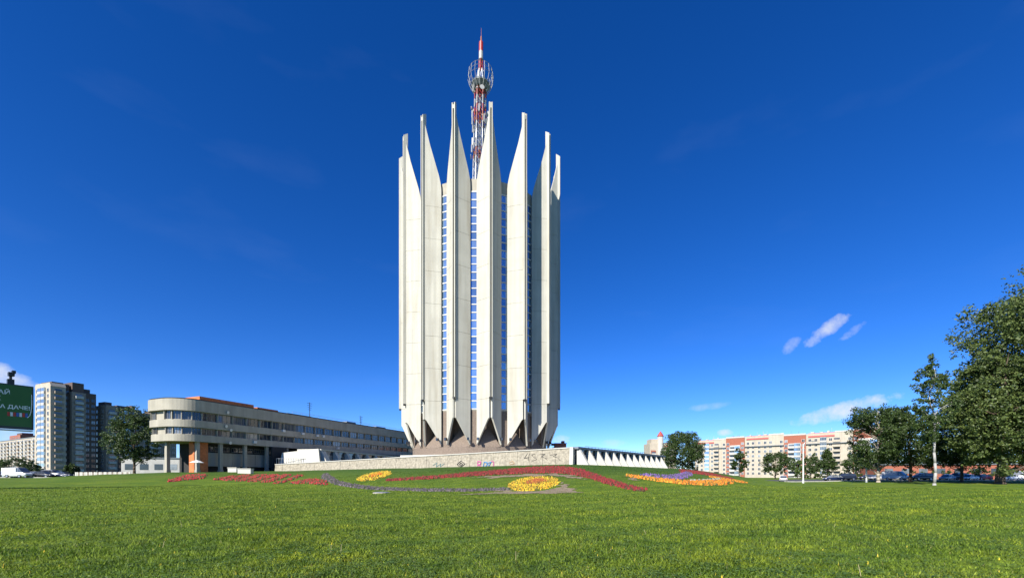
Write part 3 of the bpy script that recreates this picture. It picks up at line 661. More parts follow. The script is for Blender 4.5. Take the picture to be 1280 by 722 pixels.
for i, (lab, kind) in enumerate(secs):
    SW = WID[i] * LR / 82.0; p = ra + dr * XS[i]; nrm = np.array((dr[1], -dr[0])); p = p + nrm * (.0 if i % 2 else -.6)
    s = thing('apartment_section', lab, 'building', (p[0], p[1], .3), AR, 'sections of the curved apartment row')
    Hs = 24.2 + .5 * (i % 3); pt = 2.62; nf = 8; w0 = SW - .02
    obj('wall', MB().box(0, w0, 0, 12, -.5, Hs), M['brick'] if kind == 1 else M['apt_cream'], s)
    if kind != 1:
        obj('ledge', MB().box(0, w0, -.9, -.003, 18.8, 19.2), M['slate'], s)
        r = MB(); r.slab([(1, -.3, Hs - 2.1), (w0 * .62, -.3, Hs - 2.1), (w0 * .62, .5, Hs + .3), (1, .5, Hs + .3)], [(1, .02, Hs - 2.1), (w0 * .62, .02, Hs - 2.1), (w0 * .62, 1.2, Hs + .3), (1, 1.2, Hs + .3)]); obj('mansard_roof', r, M['roof_red'], s)
        obj('parapet', MB().box(w0 * .62 + .1, w0, -.12, .3, Hs, Hs + .8), M['apt_white'], s)
        cols = [(1.8, win_r, 'window'), (4.6, win_r, 'window'), (8.0, B_glz if kind == 0 else win_r, 'balcony' if kind == 0 else 'window'), (11.2, win_r, 'window'), (14, B_cream if kind == 0 else win_r, 'balcony' if kind == 0 else 'window')]
        cols += [(w0 - 1.4, win_r, 'window')]
    else:
        obj('parapet', MB().box(0, w0, -.12, .3, Hs + .004, Hs + .9), M['apt_white'], s)
        obj('bay', MB().box(2.3, w0 - 2.3, -.45, -.003, -.5, Hs - 4.5), M['apt_white'], s)
        cols = [(1.15, win_r, 'window'), (w0 - 1.15, win_r, 'window')]
        facade(s, 0, 0, 0, [(3.9, B_white, 'balcony'), (w0 - 3.9, B_glz, 'balcony')], 7, 1.2, pt, oy=-.45)
    facade(s, 0, 0, 0, cols, nf, 1.2, pt)
    ch = MB()
    for q in range(int(w0 / 4)): x = 1 + q * 4 + rng.uniform(0, 1.5); ch.box(x, x + rng.uniform(.6, 1.6), 4, 5.5, Hs - .1, Hs + rng.uniform(.8, 1.7))
    for q in range(5): x = rng.uniform(.5, w0 - .5); ch.bar((x, 5, Hs), (x, 5, Hs + rng.uniform(1.5, 3.2)), .05, 4)
    obj('chimney', ch, M['slate'] if i % 2 else M['apt_white'], s)
ct = thing('turret_house', 'cream corner house with round turret and pointed red cone roof', 'building', (*P(824, 594, 300)[:2], .3), R(0))
obj('wall', MB().box(-6.5, 12, 0, 14, -.5, 24).box(-5.5, 0, .2, 10, 24, 27), M['apt_cream'], ct)
obj('brick_bay', MB().box(-5.8, -2.6, -.6, -.003, -.5, 19), M['brick'], ct)
tr = obj('turret', MB().lathe([(2.1, -.5), (2.1, 28.8)], 10, c=(1, .4)), M['apt_white'], ct); obj('cone_roof', MB().lathe([(2.5, 28.8), (1.2, 31), (.06, 32.6)], 10, c=(1, .4)), M['roof_red'], tr)
obj('roof', MB().slab([(3.4, -.3, 21.5), (11.5, -.3, 21.5), (11.5, 1, 24.3), (3.4, 1, 24.3)], [(3.4, .02, 21.5), (11.5, .02, 21.5), (11.5, 2, 24.3), (3.4, 2, 24.3)]), M['roof_red'], ct)
facade(ct, 0, 0, 0, [(5.0, win_r, 'window'), (8.3, win_r, 'window'), (10.9, win_r, 'window')], 7, 1.2, 2.7); facade(ct, 0, 0, 0, [(-4.2, B_white, 'balcony')], 6, 1.2, 2.9, oy=-.6)
bk = thing('brick_garage', 'low red brick building behind the parked vehicles under the trees', 'building', (*P(1098, 594, 150)[:2], .4), R(-14))
obj('wall', MB().box(0, 46, 0, 12, -.5, 4.9), M['brick'], bk); obj('roof', MB().box(-.3, 46.3, -.4, 12.3, 4.904, 5.2), M['slate'], bk)
for i in range(9): obj('window', MB().box(1.8 + i * 5, 4.3 + i * 5, -.06, .04, 1.9, 3.6), M['glass_dark'], bk)

# ------------------------------------------------------------------ trees
LEAF = {'dark': leaf_mat('dark_leaves', (.018, .042, .01), (.08, .125, .026), .5, .3), 'mid': leaf_mat('green_leaves', (.03, .06, .014), (.085, .13, .03), .5, .3),
        'silver': leaf_mat('glossy_leaves', (.028, .055, .014), (.15, .195, .05), .5, .32, .4), 'light': leaf_mat('light_leaves', (.05, .1, .02), (.13, .19, .04), .5, .35)}
def leaves(centers, spread, nper, size, droop=0):
    """leaf quads scattered round the cluster centres -> (k,4,3)"""
    k = len(centers) * nper; c = np.repeat(centers, nper, 0)
    sp = np.repeat(spread, nper)[:, None]
    d = rng.normal(size=(k, 3)); d /= np.linalg.norm(d, axis=1)[:, None]
    p = c + d * sp * rng.uniform(.25, 1, (k, 1)) ** .5 * (1, 1, .8)
    a = rng.normal(size=(k, 3)); a[:, 2] -= droop; a /= np.linalg.norm(a, axis=1)[:, None]
    nrm = d * .8 + rng.normal(size=(k, 3)) * .6 + (0, 0, .35); b = np.cross(nrm, a); b /= np.linalg.norm(b, axis=1)[:, None] + 1e-9
    s = (size * rng.uniform(.6, 1.35, k))[:, None]
    return np.stack([p - a * s * .5, p + b * s * .32, p + a * s * .5, p - b * s * .32], 1)
def limb(mb, a, b, r0, r1, n=7, seg=4, wob=.05):
    a, b = Vector(a), Vector(b); L_ = (b - a).length; prev = a; pr = r0
    for i in range(1, seg + 1):
        t = i / seg; q = a.lerp(b, t) + Vector(rng.normal(size=3) * wob * L_ * (1 if i < seg else 0)) ; r = r0 + (r1 - r0) * t
        mb.bar(prev, q, pr, n, 0, r); prev, pr = q, r
def tree(name, label, x, y, h, wx, crown0, leaf='mid', bark='bark', nblob=46, nper=130, lsize=.3, trunk_r=.28, shape='round', group=None, wy=None, lean=(0, 0), seed=None):
    zg = g1(x, y); t = thing(name, label, 'tree', (x, y, zg), 0, group)
    cz, rz_ = (h + crown0) / 2, (h - crown0) / 2; wy = wy or wx
    cs, ss = [], []
    while len(cs) < nblob:
        d = rng.normal(size=3); d /= np.linalg.norm(d); r = rng.uniform(.25, 1) ** .45
        zn = d[2] * r
        if shape == 'cone': k = max(.12, (1 - zn) / 1.55) if zn > -.55 else 1.0
        elif shape == 'cone2': k = 1.12 - .42 * max(0, zn)
        elif shape == 'tall': k = .75 + .25 * math.cos(zn * 1.5)
        else: k = 1.0 if zn > -.1 else 1.08
        kk = math.sqrt(max(.02, 1 - zn * zn)); 
        sp = rng.uniform(.17, .30) * min(wx, rz_ * 1.1)
        cs.append((lean[0] * (zn + 1) + d[0] * r * (wx - sp * .7) * k, lean[1] * (zn + 1) + d[1] * r * (wy - sp * .7) * k, cz + zn * (rz_ - sp * .6))); ss.append(sp)
    cs, ss = np.array(cs), np.array(ss)
    # sub-clusters inside each blob give the light and dark clumps
    sub = 9
    d = rng.normal(size=(len(cs) * sub, 3)); d /= np.linalg.norm(d, axis=1)[:, None]
    c2 = np.repeat(cs, sub, 0) + d * np.repeat(ss, sub)[:, None] * rng.uniform(.5, 1.05, (len(cs) * sub, 1)); s2_ = np.repeat(ss, sub) * rng.uniform(.28, .58, len(cs) * sub)
    q = leaves(c2, s2_, max(4, int(nper * 1.5) // sub), lsize, .35)
    raw_mesh('crown', q, 4, LEAF[leaf], t)
    b = MB(); top = Vector((lean[0], lean[1], h * .86)); fork = Vector((lean[0] * .2, lean[1] * .2, crown0 + (h - crown0) * .12))
    b.bar((0, 0, -.3), (0, 0, .35), trunk_r * 1.6, 9, 0, trunk_r * 1.08); limb(b, (0, 0, .35), fork, trunk_r * 1.08, trunk_r * .8, 9, 4, .012); limb(b, fork, top, trunk_r * .8, .04, 7, 6, .02)
    tr_o = obj('trunk', b, M[bark], t, smooth=True)
    order = rng.permutation(len(cs))[:22]
    for k in order:
        bl = MB(); c = Vector(cs[k]); zz_ = min(max(crown0 * .8, c.z - math.hypot(c.x, c.y) * .7), h * .75); f = max(0, (zz_ - crown0) / (h - crown0))
        st = Vector((lean[0] * f, lean[1] * f, zz_)); limb(bl, st, c, trunk_r * .42 * (1 - f * .6), .03, 5, 3, .05); obj('limb', bl, M[bark], tr_o, smooth=True)
    return t
def at(px, Y): return (px - 640) / F * Y
G_R = 'trees along the right of the lawn'
tree('poplar_tree', 'huge dense silvery leaved poplar, the tallest tree, casting shade on the lawn', at(1312, 76), 76, 38.5, 14.5, 1.2, 'silver', 'bark', 190, 340, .42, .8, 'round', G_R)
tree('poplar_tree', 'big dense silvery poplar with a low wide skirt beside the tallest tree', at(1250, 72), 72, 25.5, 8.6, 1.0, 'silver', 'bark', 130, 320, .38, .6, 'round', G_R, lean=(1.5, 0))
tree('linden_tree', 'dark round crowned tree with low branches at the lawn end of the tree row', at(1098, 88), 88, 17.0, 6.6, 1.5, 'dark', 'bark_pale', 85, 250, .30, .3, 'round', G_R)
tree('linden_tree', 'dark dense tree between the birch and the low branched round tree', at(1138, 90), 90, 17.0, 6.4, 1.8, 'dark', 'bark', 85, 250, .30, .3, 'round', G_R)
tree('birch_tree', 'tall airy birch with a white trunk beside the huge poplar', at(1168, 70), 70, 22.3, 3.3, 5.0, 'mid', 'birch', 52, 150, .26, .2, 'tall', G_R)
tree('linden_tree', 'dark tree filling the gap between birch and huge poplar', at(1202, 84), 84, 18.5, 6.8, 1.2, 'dark', 'bark', 70, 240, .3, .25, 'round', G_R)
tree('poplar_tree', 'broad dark bushy tree beside the end of the buttressed gallery', at(853, 150), 150, 17.0, 7.8, .8, 'dark', 'bark', 100, 230, .36, .3, 'cone2')
for i, px in enumerate((1092, 1112, 1135, 1160, 1185, 1210, 1236, 1262)):
    tree('background_tree', 'dark tree of the row behind the brick garage', at(px, 172), 172 + 5 * math.sin(i * 2.3), 11 + 2 * math.sin(i * 1.7), 5.2, 1.0, 'dark', 'bark', 34, 150, .42, .22, 'round', 'trees behind the brick garage')
G_S = 'street trees in front of the curved apartment row'
tree('street_tree', 'slim upright dark tree standing before the red brick section', at(924, 165), 165, 12.2, 3.3, 1.2, 'dark', 'bark', 36, 170, .36, .2, 'tall', G_S)
tree('street_tree', 'wide dark bushy tree behind the white car', at(969, 160), 160, 11.0, 6.0, 1.0, 'dark', 'bark', 46, 170, .36, .22, 'round', G_S)
tree('street_tree', 'small pale green tree close behind the white lamp post', at(997, 168), 168, 8.5, 3.6, .6, 'light', 'bark', 30, 150, .34, .16, 'round', G_S)
tree('street_tree', 'grey green tree right of the lamp post behind taller trees', at(1013, 178), 178, 11.0, 4.4, 1.4, 'mid', 'bark', 36, 150, .36, .2, 'round', G_S)
tree('street_tree', 'upright dark tree above the two parked dark cars', at(1034, 160), 160, 11.6, 4.4, 1.2, 'dark', 'bark', 46, 170, .36, .22, 'cone', G_S)
tree('street_tree', 'low dark tree next to the short white post', at(1070, 150), 150, 9.0, 5.0, 1.0, 'mid', 'bark', 40, 160, .34, .2, 'round', G_S)
tree('linden_tree', 'dark full tree standing before the rounded end of the wing', at(168, 99), 99, 15.2, 5.6, 1.6, 'dark', 'bark', 66, 260, .28, .26, 'round')
for px, Y, h, wx, lab in ((14, 120, 6.0, 6.0, 'wide dark bush behind the white van under the billboard'), (38, 128, 4.6, 3.0, 'low dark bush beside the foot of the apartment tower'), (90, 104, 3.6, 1.6, 'small dark bush at the end of the striped fence'),
                          (-6, 150, 7.5, 6.0, 'tall dark bush at the edge of the street behind the wide bush')):
    tree('bush', lab, at(px, Y), Y, h, wx, .2, 'dark', 'bark', 34, 170, .26, .1, 'round', 'bushes along the street')
for i in range(9):
    px = 1075 + i * 26 + rng.uniform(-6, 6); Y = 132 + rng.uniform(-4, 4)
    tree('bush', 'rounded dark bush growing between the parking strip and the brick garage', at(px, Y), Y, rng.uniform(2.2, 3.4), 2.6, .1, 'mid', 'bark', 16, 110, .26, .07, 'round', 'bushes behind the parking strip')
for i in range(6):
    px = 1000 + i * 14; Y = 150
    tree('bush', 'rounded low bush at the foot of the street trees', at(px, Y), Y, rng.uniform(2, 3), 2.4, .1, 'dark', 'bark', 14, 100, .28, .07, 'round', 'bushes under the street trees')

# ------------------------------------------------------------------ vehicles
def paint_m(name, c): 
    m = mat(name, c, .28, .03, .5, spec=.6); m.node_tree.nodes['Principled BSDF'].inputs['Coat Weight'].default_value = .6; return m
PAINT = {'white': paint_m('white_car_paint', (.75, .75, .74)), 'black': paint_m('black_car_paint', (.012, .013, .016)), 'blue': paint_m('dark_blue_car_paint', (.012, .02, .06)),
         'silver': paint_m('silver_car_paint', (.42, .43, .45)), 'grey': paint_m('grey_car_paint', (.12, .125, .13)), 'red': paint_m('red_car_paint', (.3, .02, .02))}
PROF = {  # stations: x, half width, z low, z belt ; cabin: x, half width, z top
    'sedan': ([(-2.2, .62, .42, .72), (-2.05, .8, .3, .86), (-1.2, .87, .24, .93), (.2, .88, .22, .92), (1.0, .87, .24, .88), (1.9, .8, .28, .74), (2.2, .6, .4, .6)], [(-1.75, .7, .92), (-1.0, .62, 1.38), (-.2, .6, 1.44), (.45, .62, 1.38), (1.2, .72, .9)]),
    'suv': ([(-2.25, .75, .5, .95), (-2.15, .88, .38, 1.08), (-1.2, .93, .32, 1.12), (.2, .94, .3, 1.12), (1.1, .93, .32, 1.08), (2.1, .86, .38, .95), (2.35, .7, .5, .8)], [(-2.15, .8, 1.1), (-1.9, .72, 1.72), (-.3, .7, 1.8), (.5, .72, 1.74), (1.25, .8, 1.1)]),
    'van': ([(-2.55, .9, .5, 1.25), (-2.5, .96, .36, 1.3), (-1.2, .98, .32, 1.3), (.6, .98, .32, 1.28), (1.7, .95, .34, 1.2), (2.4, .88, .38, 1.0), (2.6, .7, .5, .85)], [(-2.5, .92, 1.28), (-2.42, .86, 2.15), (-.4, .85, 2.3), (1.0, .84, 2.22), (1.9, .86, 1.2)]),
}
def vehicle(kind, colour, name, label, px, Y, head, group):
    x = at(px, Y); t = thing(name, label, 'van' if kind == 'van' else 'car', (x, Y, g1(x, Y) + .055), R(head), group)
    st, cb_ = PROF[kind]; b = MB()
    def loft(rows, mi=0):
        n = len(rows[0]); v = [p for r in rows for p in r]; f = []
        for j in range(len(rows) - 1):
            for i in range(n): f.append((j * n + i, j * n + (i + 1) % n, (j + 1) * n + (i + 1) % n, (j + 1) * n + i))
        f += [tuple(range(n)), tuple(range((len(rows) - 1) * n, len(rows) * n))[::-1]]; return v, f
    rows = [[(sx_, s * w * k, zl + (zb - zl) * q) for s, k, q in ((-1, .86, 0), (1, .86, 0), (1, 1, .35), (1, .98, .75), (1, .88, 1), (-1, .88, 1), (-1, .98, .75), (-1, 1, .35))] for sx_, w, zl, zb in st]
    b.add(*loft(rows)); 
    if kind == 'van': # cargo body is painted metal behind the cab
        b.box(-2.52, .6, -.985, .985, 1.2, 2.2)
    obj('body', b, PAINT[colour], t, smooth=False)
    zb = cb_[0][2] - .02
    g = MB(); rows = [[(sx_, -w * 1.08 if zt_ > zb + .1 else -w, zb - .05), (sx_, w * 1.08 if zt_ > zb + .1 else w, zb - .05), (sx_, w, max(zt_, zb)), (sx_, -w, max(zt_, zb))] for sx_, w, zt_ in cb_]
    g.add(*loft(rows)); cabin = obj('cabin_glass', g, M['glass_dark'], t)
    r = MB(); mid = cb_[1:4]; rows = [[(sx_, -w - .01, zt_ - .05), (sx_, w + .01, zt_ - .05), (sx_, w * .9, zt_ + .035), (sx_, -w * .9, zt_ + .035)] for sx_, w, zt_ in mid]; r.add(*loft(rows))
    for sx_, w, zt_ in (mid[0], mid[1], mid[2]):
        for s in (-1, 1): r.bar((sx_, s * (w + .0), zt_), (sx_ * 1.0, s * (w * 1.08 + .03), zb), .04, 4)
    obj('roof', r, PAINT[colour], t)
    wr = .33 if kind == 'sedan' else .37; tm = getattr(vehicle, 'tm%s' % kind, None)
    tw = MB(); rw = MB()
    for wx_, s in ((-1.35, -1), (-1.35, 1), (1.35, -1), (1.35, 1)):
        ty = MB(); n = 14
        wo = obj('wheel', MB().bar((0, -.09, 0), (0, .09, 0), wr, n), M['tyre'], t, (wx_, s * (st[3][1] - .09), wr - .0))
        obj('rim', MB().bar((0, s * .085, 0), (0, s * .1, 0), wr * .62, 10), M['rim'], wo)
    for s in (-1, 1):
        obj('headlight', MB().box(st[-2][0] + .02, st[-1][0] - .02, s * .58 - .13, s * .58 + .13, st[-1][3] - .02, st[-1][3] + .1), M['lamp_lens'], t)
        obj('tail_light', MB().box(st[0][0] - .02, st[0][0] + .06, s * .6 - .1, s * .6 + .1, st[0][3] - .2, st[0][3] - .02), M['tail'], t)
    return t
GL, GR = 'vehicles on the street by the apartment towers', 'vehicles parked on the right hand road'
vehicle('van', 'white', 'cargo_van', 'white cargo van parked before the wide dark bush', 22, 98, 2, GL)
for px, k, c, lab, hd in ((44, 'sedan', 'grey', 'grey sedan parked next to the white cargo van', 4), (55, 'sedan', 'black', 'black sedan second along from the white cargo van', 0), (66, 'suv', 'silver', 'silver off-roader at the foot of the apartment tower', 3), (79, 'sedan', 'blue', 'dark blue sedan near the end of the striped fence', 0), (2, 'sedan', 'black', 'black sedan behind the white cargo van under the billboard', 0)):
    vehicle(k, c, 'parked_car', lab, px, 100 + rng.uniform(-1, 2.5), hd, GL)
vehicle('sedan', 'white', 'parked_car', 'white sedan seen end on at the foot of the mound', 979, 108, 60, GR)
vehicle('sedan', 'blue', 'parked_car', 'dark blue sedan parked just past the pale lamp post', 1042, 106, 172, GR)
vehicle('suv', 'black', 'parked_car', 'black car parked close behind the dark blue sedan', 1057, 109, 178, GR)
for px, Y, k, c, hd, lab in ((1120, 106, 'van', 'white', -60, 'white van parked between the trunks of the two dark trees'), (1152, 102, 'suv', 'black', 175, 'black off-roader parked beside the birch trunk'), (1099, 112, 'sedan', 'silver', 170, 'silver sedan under the low branched dark tree'),
                             (1184, 106, 'sedan', 'silver', 200, 'silver sedan just beyond the birch trunk'), (1197, 108, 'suv', 'grey', 190, 'grey off-roader between the silver sedan and the red sedan'), (1212, 106, 'sedan', 'white', 195, 'white sedan parked at the edge of the poplar shade'),
                             (1228, 110, 'sedan', 'red', 185, 'red sedan in the shade of the huge poplar'), (1262, 108, 'sedan', 'white', 186, 'white sedan behind the trunk of the huge poplar'), (1278, 112, 'van', 'white', 180, 'white van beyond the huge poplar trunk'), (1085, 118, 'sedan', 'black', 180, 'black sedan behind the short white post')):
    vehicle(k, c, 'cargo_van' if k == 'van' else 'parked_car', lab, px, Y, hd, GR)

# ------------------------------------------------------------------ billboard
be = np.array(P(42, 594, 48.6)[:2]); bdir = np.array((-.53, -.848)); bdir /= np.linalg.norm(bdir)
ztop_b, zbot_b = EYE + 111 * 48.6 / F, EYE + 57 * 48.6 / F
BW = 13.0
bo0 = be + bdir * BW
bill = thing('billboard', 'green advertising billboard with white lettering on a tall pole', 'billboard', (*bo0, g1(*(be + bdir * BW / 2))), math.atan2(-bdir[1], -bdir[0]))
zl = lambda z: z - bill.location.z
M['bill_green'] = mat('billboard_print', (.06, .2, .045), .6, .3, .5, col2=(.035, .12, .025)); M['bill_dark'] = mat('billboard_edge', (.03, .045, .04), .6, .1)
obj('box', MB().box(0, BW, 0, .5, zl(zbot_b), zl(ztop_b)), M['bill_dark'], bill)
obj('poster', MB().box(.12, BW - .14, -.02, -.003, zl(zbot_b) + .28, zl(ztop_b) - .12), M['bill_green'], bill)
obj('post', MB().lathe([(.45, -.4), (.42, zl(zbot_b) + .3)], 14, c=(BW / 2, .55)).box(BW / 2 - .9, BW / 2 + .9, .0, 1.2, -.3, .25), M['grey_metal'], bill)
obj('catwalk', MB().box(.2, BW - .2, -.9, -.03, zl(zbot_b) - .25, zl(zbot_b) - .15), M['grey_metal'], bill)
def lettering(txt, xr, z, size, m):
    c = bpy.data.curves.new('lettering', 'FONT'); c.body = txt; c.size = size; c.align_x = 'RIGHT'; c.extrude = .004; c.resolution_u = 4; c.offset = .012
    o = bpy.data.objects.new('lettering', c); COL.objects.link(o); o.parent = bill; o.location = (xr, -.03, z); o.rotation_euler = (R(90), 0, 0); c.materials.append(m)
    bpy.context.view_layer.update(); me = bpy.data.meshes.new_from_object(o); bpy.data.objects.remove(o)
    o = link('lettering', me, bill, (xr, -.03, z)); o.rotation_euler = (R(90), 0, 0); return o
hB = ztop_b - zbot_b
bx = lambda px: BW - (42 - px) / 42 * 2.75
M['letter'] = mat('white_lettering', (.8, .8, .78), .6, .02)
lettering('РАЙ', bx(15.5), zl(ztop_b) - hB * .24, .62, M['letter']); lettering('К', bx(5), zl(ztop_b) - hB * .38, .62, M['letter']); lettering('ТА ДАЧЕ!', bx(38), zl(ztop_b) - hB * .55, .55, M['letter'])
logo = MB(); cols_ = [mat('logo_red', (.5, .04, .03), .6, .02), mat('logo_yellow', (.6, .4, .03), .6, .02), mat('logo_blue', (.05, .12, .4), .6, .02), mat('logo_white', (.7, .7, .7), .6, .02)]
for i in range(7): logo.box(bx(12 + i * 3.4), bx(14.8 + i * 3.4), -.032, -.022, zl(ztop_b) - hB * .72, zl(ztop_b) - hB * .63, [0, 3, 0, 2, 3, 0, 2][i])
obj('logo', logo, cols_, bill)
arc = MB(); pts = [(39.5, .2), (39.8, .4), (39, .58), (37.5, .68), (34.5, .73)]
for a, b in zip(pts[:-1], pts[1:]): arc.bar((bx(a[0]), -.03, zl(ztop_b) - hB * a[1]), (bx(b[0]), -.03, zl(ztop_b) - hB * b[1]), .03, 4)
obj('swoosh', arc, M['letter'], bill)
lp = MB(); lx = bx(16.5); lp.bar((lx, .3, zl(ztop_b)), (lx, .3, zl(ztop_b) + 1.0), .12, 6); lp.box(lx - .25, lx + .25, .05, .6, zl(ztop_b), zl(ztop_b) + .55); lp.box(lx - .2, lx + .25, -.1, .5, zl(ztop_b) + .9, zl(ztop_b) + 1.3); lp.box(lx + .05, lx + .32, -.2, .3, zl(ztop_b) + 1.2, zl(ztop_b) + 1.5)
obj('spotlight', lp, M['dark'], bill)

# ------------------------------------------------------------------ street furniture
lx, ly = at(1004, 92), 92.0
lamp = thing('lamp_post', 'tall white lamp post standing at the lawn edge', 'lamp post', (lx, ly, g1(lx, ly)))
obj('pole', MB().lathe([(.2, -.3), (.2, .6), (.15, .62), (.1, 8.3)], 10), M['white_frame'], lamp)
obj('arm', MB().bar((0, 0, 8.2), (.35, -.1, 8.75), .06, 6).bar((.35, -.1, 8.75), (1.5, -.3, 8.95), .05, 6), M['grey_metal'], lamp)
obj('lamp_head', MB().box(1.3, 2.1, -.45, -.15, 8.88, 9.05).box(1.4, 2.0, -.4, -.2, 8.82, 8.875, 1), [M['grey_metal'], M['lamp_lens']], lamp)
px_, py_ = at(1083, 90), 90.0
sp = thing('short_post', 'short white concrete post on the grass beside the road', 'post', (px_, py_, g1(px_, py_)))
obj('shaft', MB().lathe([(.16, -.3), (.15, 2.9), (.06, 3.05)], 10), M['white_conc'], sp); obj('collar', MB().lathe([(.2, -.05), (.2, .25), (.16, .3)], 10), M['grey_metal'], sp)
# striped fence at the left
fa, fb = np.array((at(94, 97), 97.0)), np.array((at(163, 92), 92.0)); n = 34
sf = thing('striped_fence', 'low white and grey picket fence along the street', 'fence', (fa[0], fa[1], g1(*fa)), math.atan2(*(fb - fa)[::-1]))
FL = float(np.linalg.norm(fb - fa)); bm_ = MB().box(0, FL / n * .78, -.03, .03, 0, 1.15)
me_a, me_b = bm_.mesh('board', M['white_conc']), MB().box(0, FL / n * .78, -.03, .03, 0, 1.1).mesh('board', M['apt_grey'])
for i in range(n): link('board', me_b if i % 3 == 2 else me_a, sf, (i * FL / n, 0, -.05))
for z in (.3, .9): obj('rail', MB().box(0, FL, .034, .09, z, z + .08), M['grey_metal'], sf)
# parasol near the wing
ux, uy = at(246, 84), 84.0
um = thing('parasol', 'small white parasol standing by the orange wall of the wing', 'parasol', (ux, uy, g1(ux, uy)))
obj('pole', MB().bar((0, 0, -.2), (0, 0, 2.4), .04, 6), M['grey_metal'], um); obj('canopy', MB().lathe([(1.25, 1.95), (.7, 2.25), (.05, 2.5)], 8), M['white_frame'], um)
for px, Y, w in ((307, 86, 1.3), (292, 90, .9)):
    x = at(px, Y); tag(obj('planter', MB().box(-w, w, -.5, .5, -.25, .85).box(-w - .08, w + .08, -.58, .58, .854, .98), M['white_conc'], loc=(x, Y, g1(x, Y))), 'white concrete planter %s under the wing' % ('wide' if w > 1 else 'narrow'), 'planter')
hx, hy = hit(477, 616)
hatch = thing('ground_hatch', 'grey metal hatch on a concrete rim set in the lawn', 'hatch', (hx, hy, g1(hx, hy)))
obj('rim', MB().lathe([(.75, -.1), (.75, .08), (.62, .08)], 16), M['wing_conc'], hatch); obj('cover', MB().lathe([(.66, .084), (.6, .12), (.1, .13)], 16), M['slate'], hatch)

# ------------------------------------------------------------------ flower beds
def flower_mat(name, cols):
    m = bpy.data.materials.new(name); m.use_nodes = True; t = m.node_tree; b = t.nodes['Principled BSDF']; b.inputs['Roughness'].default_value = .8
    g = t.nodes.new('ShaderNodeNewGeometry'); rp = t.nodes.new('ShaderNodeValToRGB'); rp.color_ramp.interpolation = 'CONSTANT'; t.links.new(g.outputs['Random Per Island'], rp.inputs[0])
    e = rp.color_ramp.elements
    while len(e) < len(cols): e.new(.5)
    for i, c in enumerate(cols): e[i].position = i / len(cols); e[i].color = (*c, 1)
    t.links.new(rp.outputs[0], b.inputs['Base Color']); return m
GRN = (.04, .08, .02)
FM = {'red': flower_mat('red_flowers', [(.34, .02, .02), (.4, .035, .035), (.2, .015, .02), GRN, (.36, .03, .03), GRN]),
      'dark_red': flower_mat('dark_red_flowers', [(.2, .013, .015), (.26, .02, .024), (.15, .012, .016), (.23, .026, .02), (.06, .035, .012)]),
      'yellow': flower_mat('yellow_flowers', [(.62, .42, .02), (.5, .24, .012), (.66, .5, .04), (.6, .38, .02), (.1, .09, .014)]),
      'orange': flower_mat('orange_flowers', [(.62, .2, .015), (.6, .28, .02), (.52, .14, .01), (.1, .09, .02)]),
      'rust': flower_mat('rust_flowers', [(.36, .08, .02), (.42, .14, .03), (.2, .06, .02)]),
      'lavender': flower_mat('lavender_flowers', [(.1, .08, .1), (.15, .12, .14), (.07, .06, .08), (.12, .1, .09), (.04, .05, .025)]),
      'violet': flower_mat('violet_flowers', [(.14, .08, .26), (.19, .12, .3), (.1, .06, .2), (.05, .07, .03)]),
      'white': flower_mat('pale_flowers', [(.4, .44, .38), (.3, .38, .28), (.48, .5, .44), (.16, .22, .1)])}
def in_poly(x, y, poly):
    ins = np.zeros(x.shape, bool); n = len(poly)
    for i in range(n):
        (ax, ay), (bx_, by) = poly[i], poly[(i + 1) % n]
        ins ^= ((ay > y) != (by > y)) & (x < (bx_ - ax) * (y - ay) / ((by - ay) or 1e-9) + ax)
    return ins
OCT_V = np.array([(1, 0, .25), (0, 1, .25), (-1, 0, .25), (0, -1, .25), (0, 0, 1), (.7, .7, .0), (-.7, .7, 0), (-.7, -.7, 0), (.7, -.7, 0)], float)
OCT_F = np.array([(0, 1, 4), (1, 2, 4), (2, 3, 4), (3, 0, 4), (0, 5, 1), (1, 6, 2), (2, 7, 3), (3, 8, 0)])
def clumps(name, xs, ys, r, h, m, parent=None, loc=(0, 0, 0)):
    k = len(xs); 
    a = rng.uniform(0, 6.28, k); rr = r * rng.uniform(.35, 1.7, k) ** 1.0; hh = h * rng.uniform(.3, 1.5, k)
    c, s = np.cos(a)[:, None], np.sin(a)[:, None]; j = 1 + rng.uniform(-.25, .25, (k, 9))
    vx = (OCT_V[None, :, 0] * c - OCT_V[None, :, 1] * s) * rr[:, None] * j; vy = (OCT_V[None, :, 0] * s + OCT_V[None, :, 1] * c) * rr[:, None] * j
    v = np.stack([xs[:, None] + vx, ys[:, None] + vy, gz(xs, ys)[:, None] - .02 + OCT_V[None, :, 2] * hh[:, None]], -1) - np.array(loc)
    f = OCT_F[None] + np.arange(k)[:, None, None] * 9
    return idx_mesh(name, v.reshape(-1, 3), f.reshape(-1, 3), m, parent)
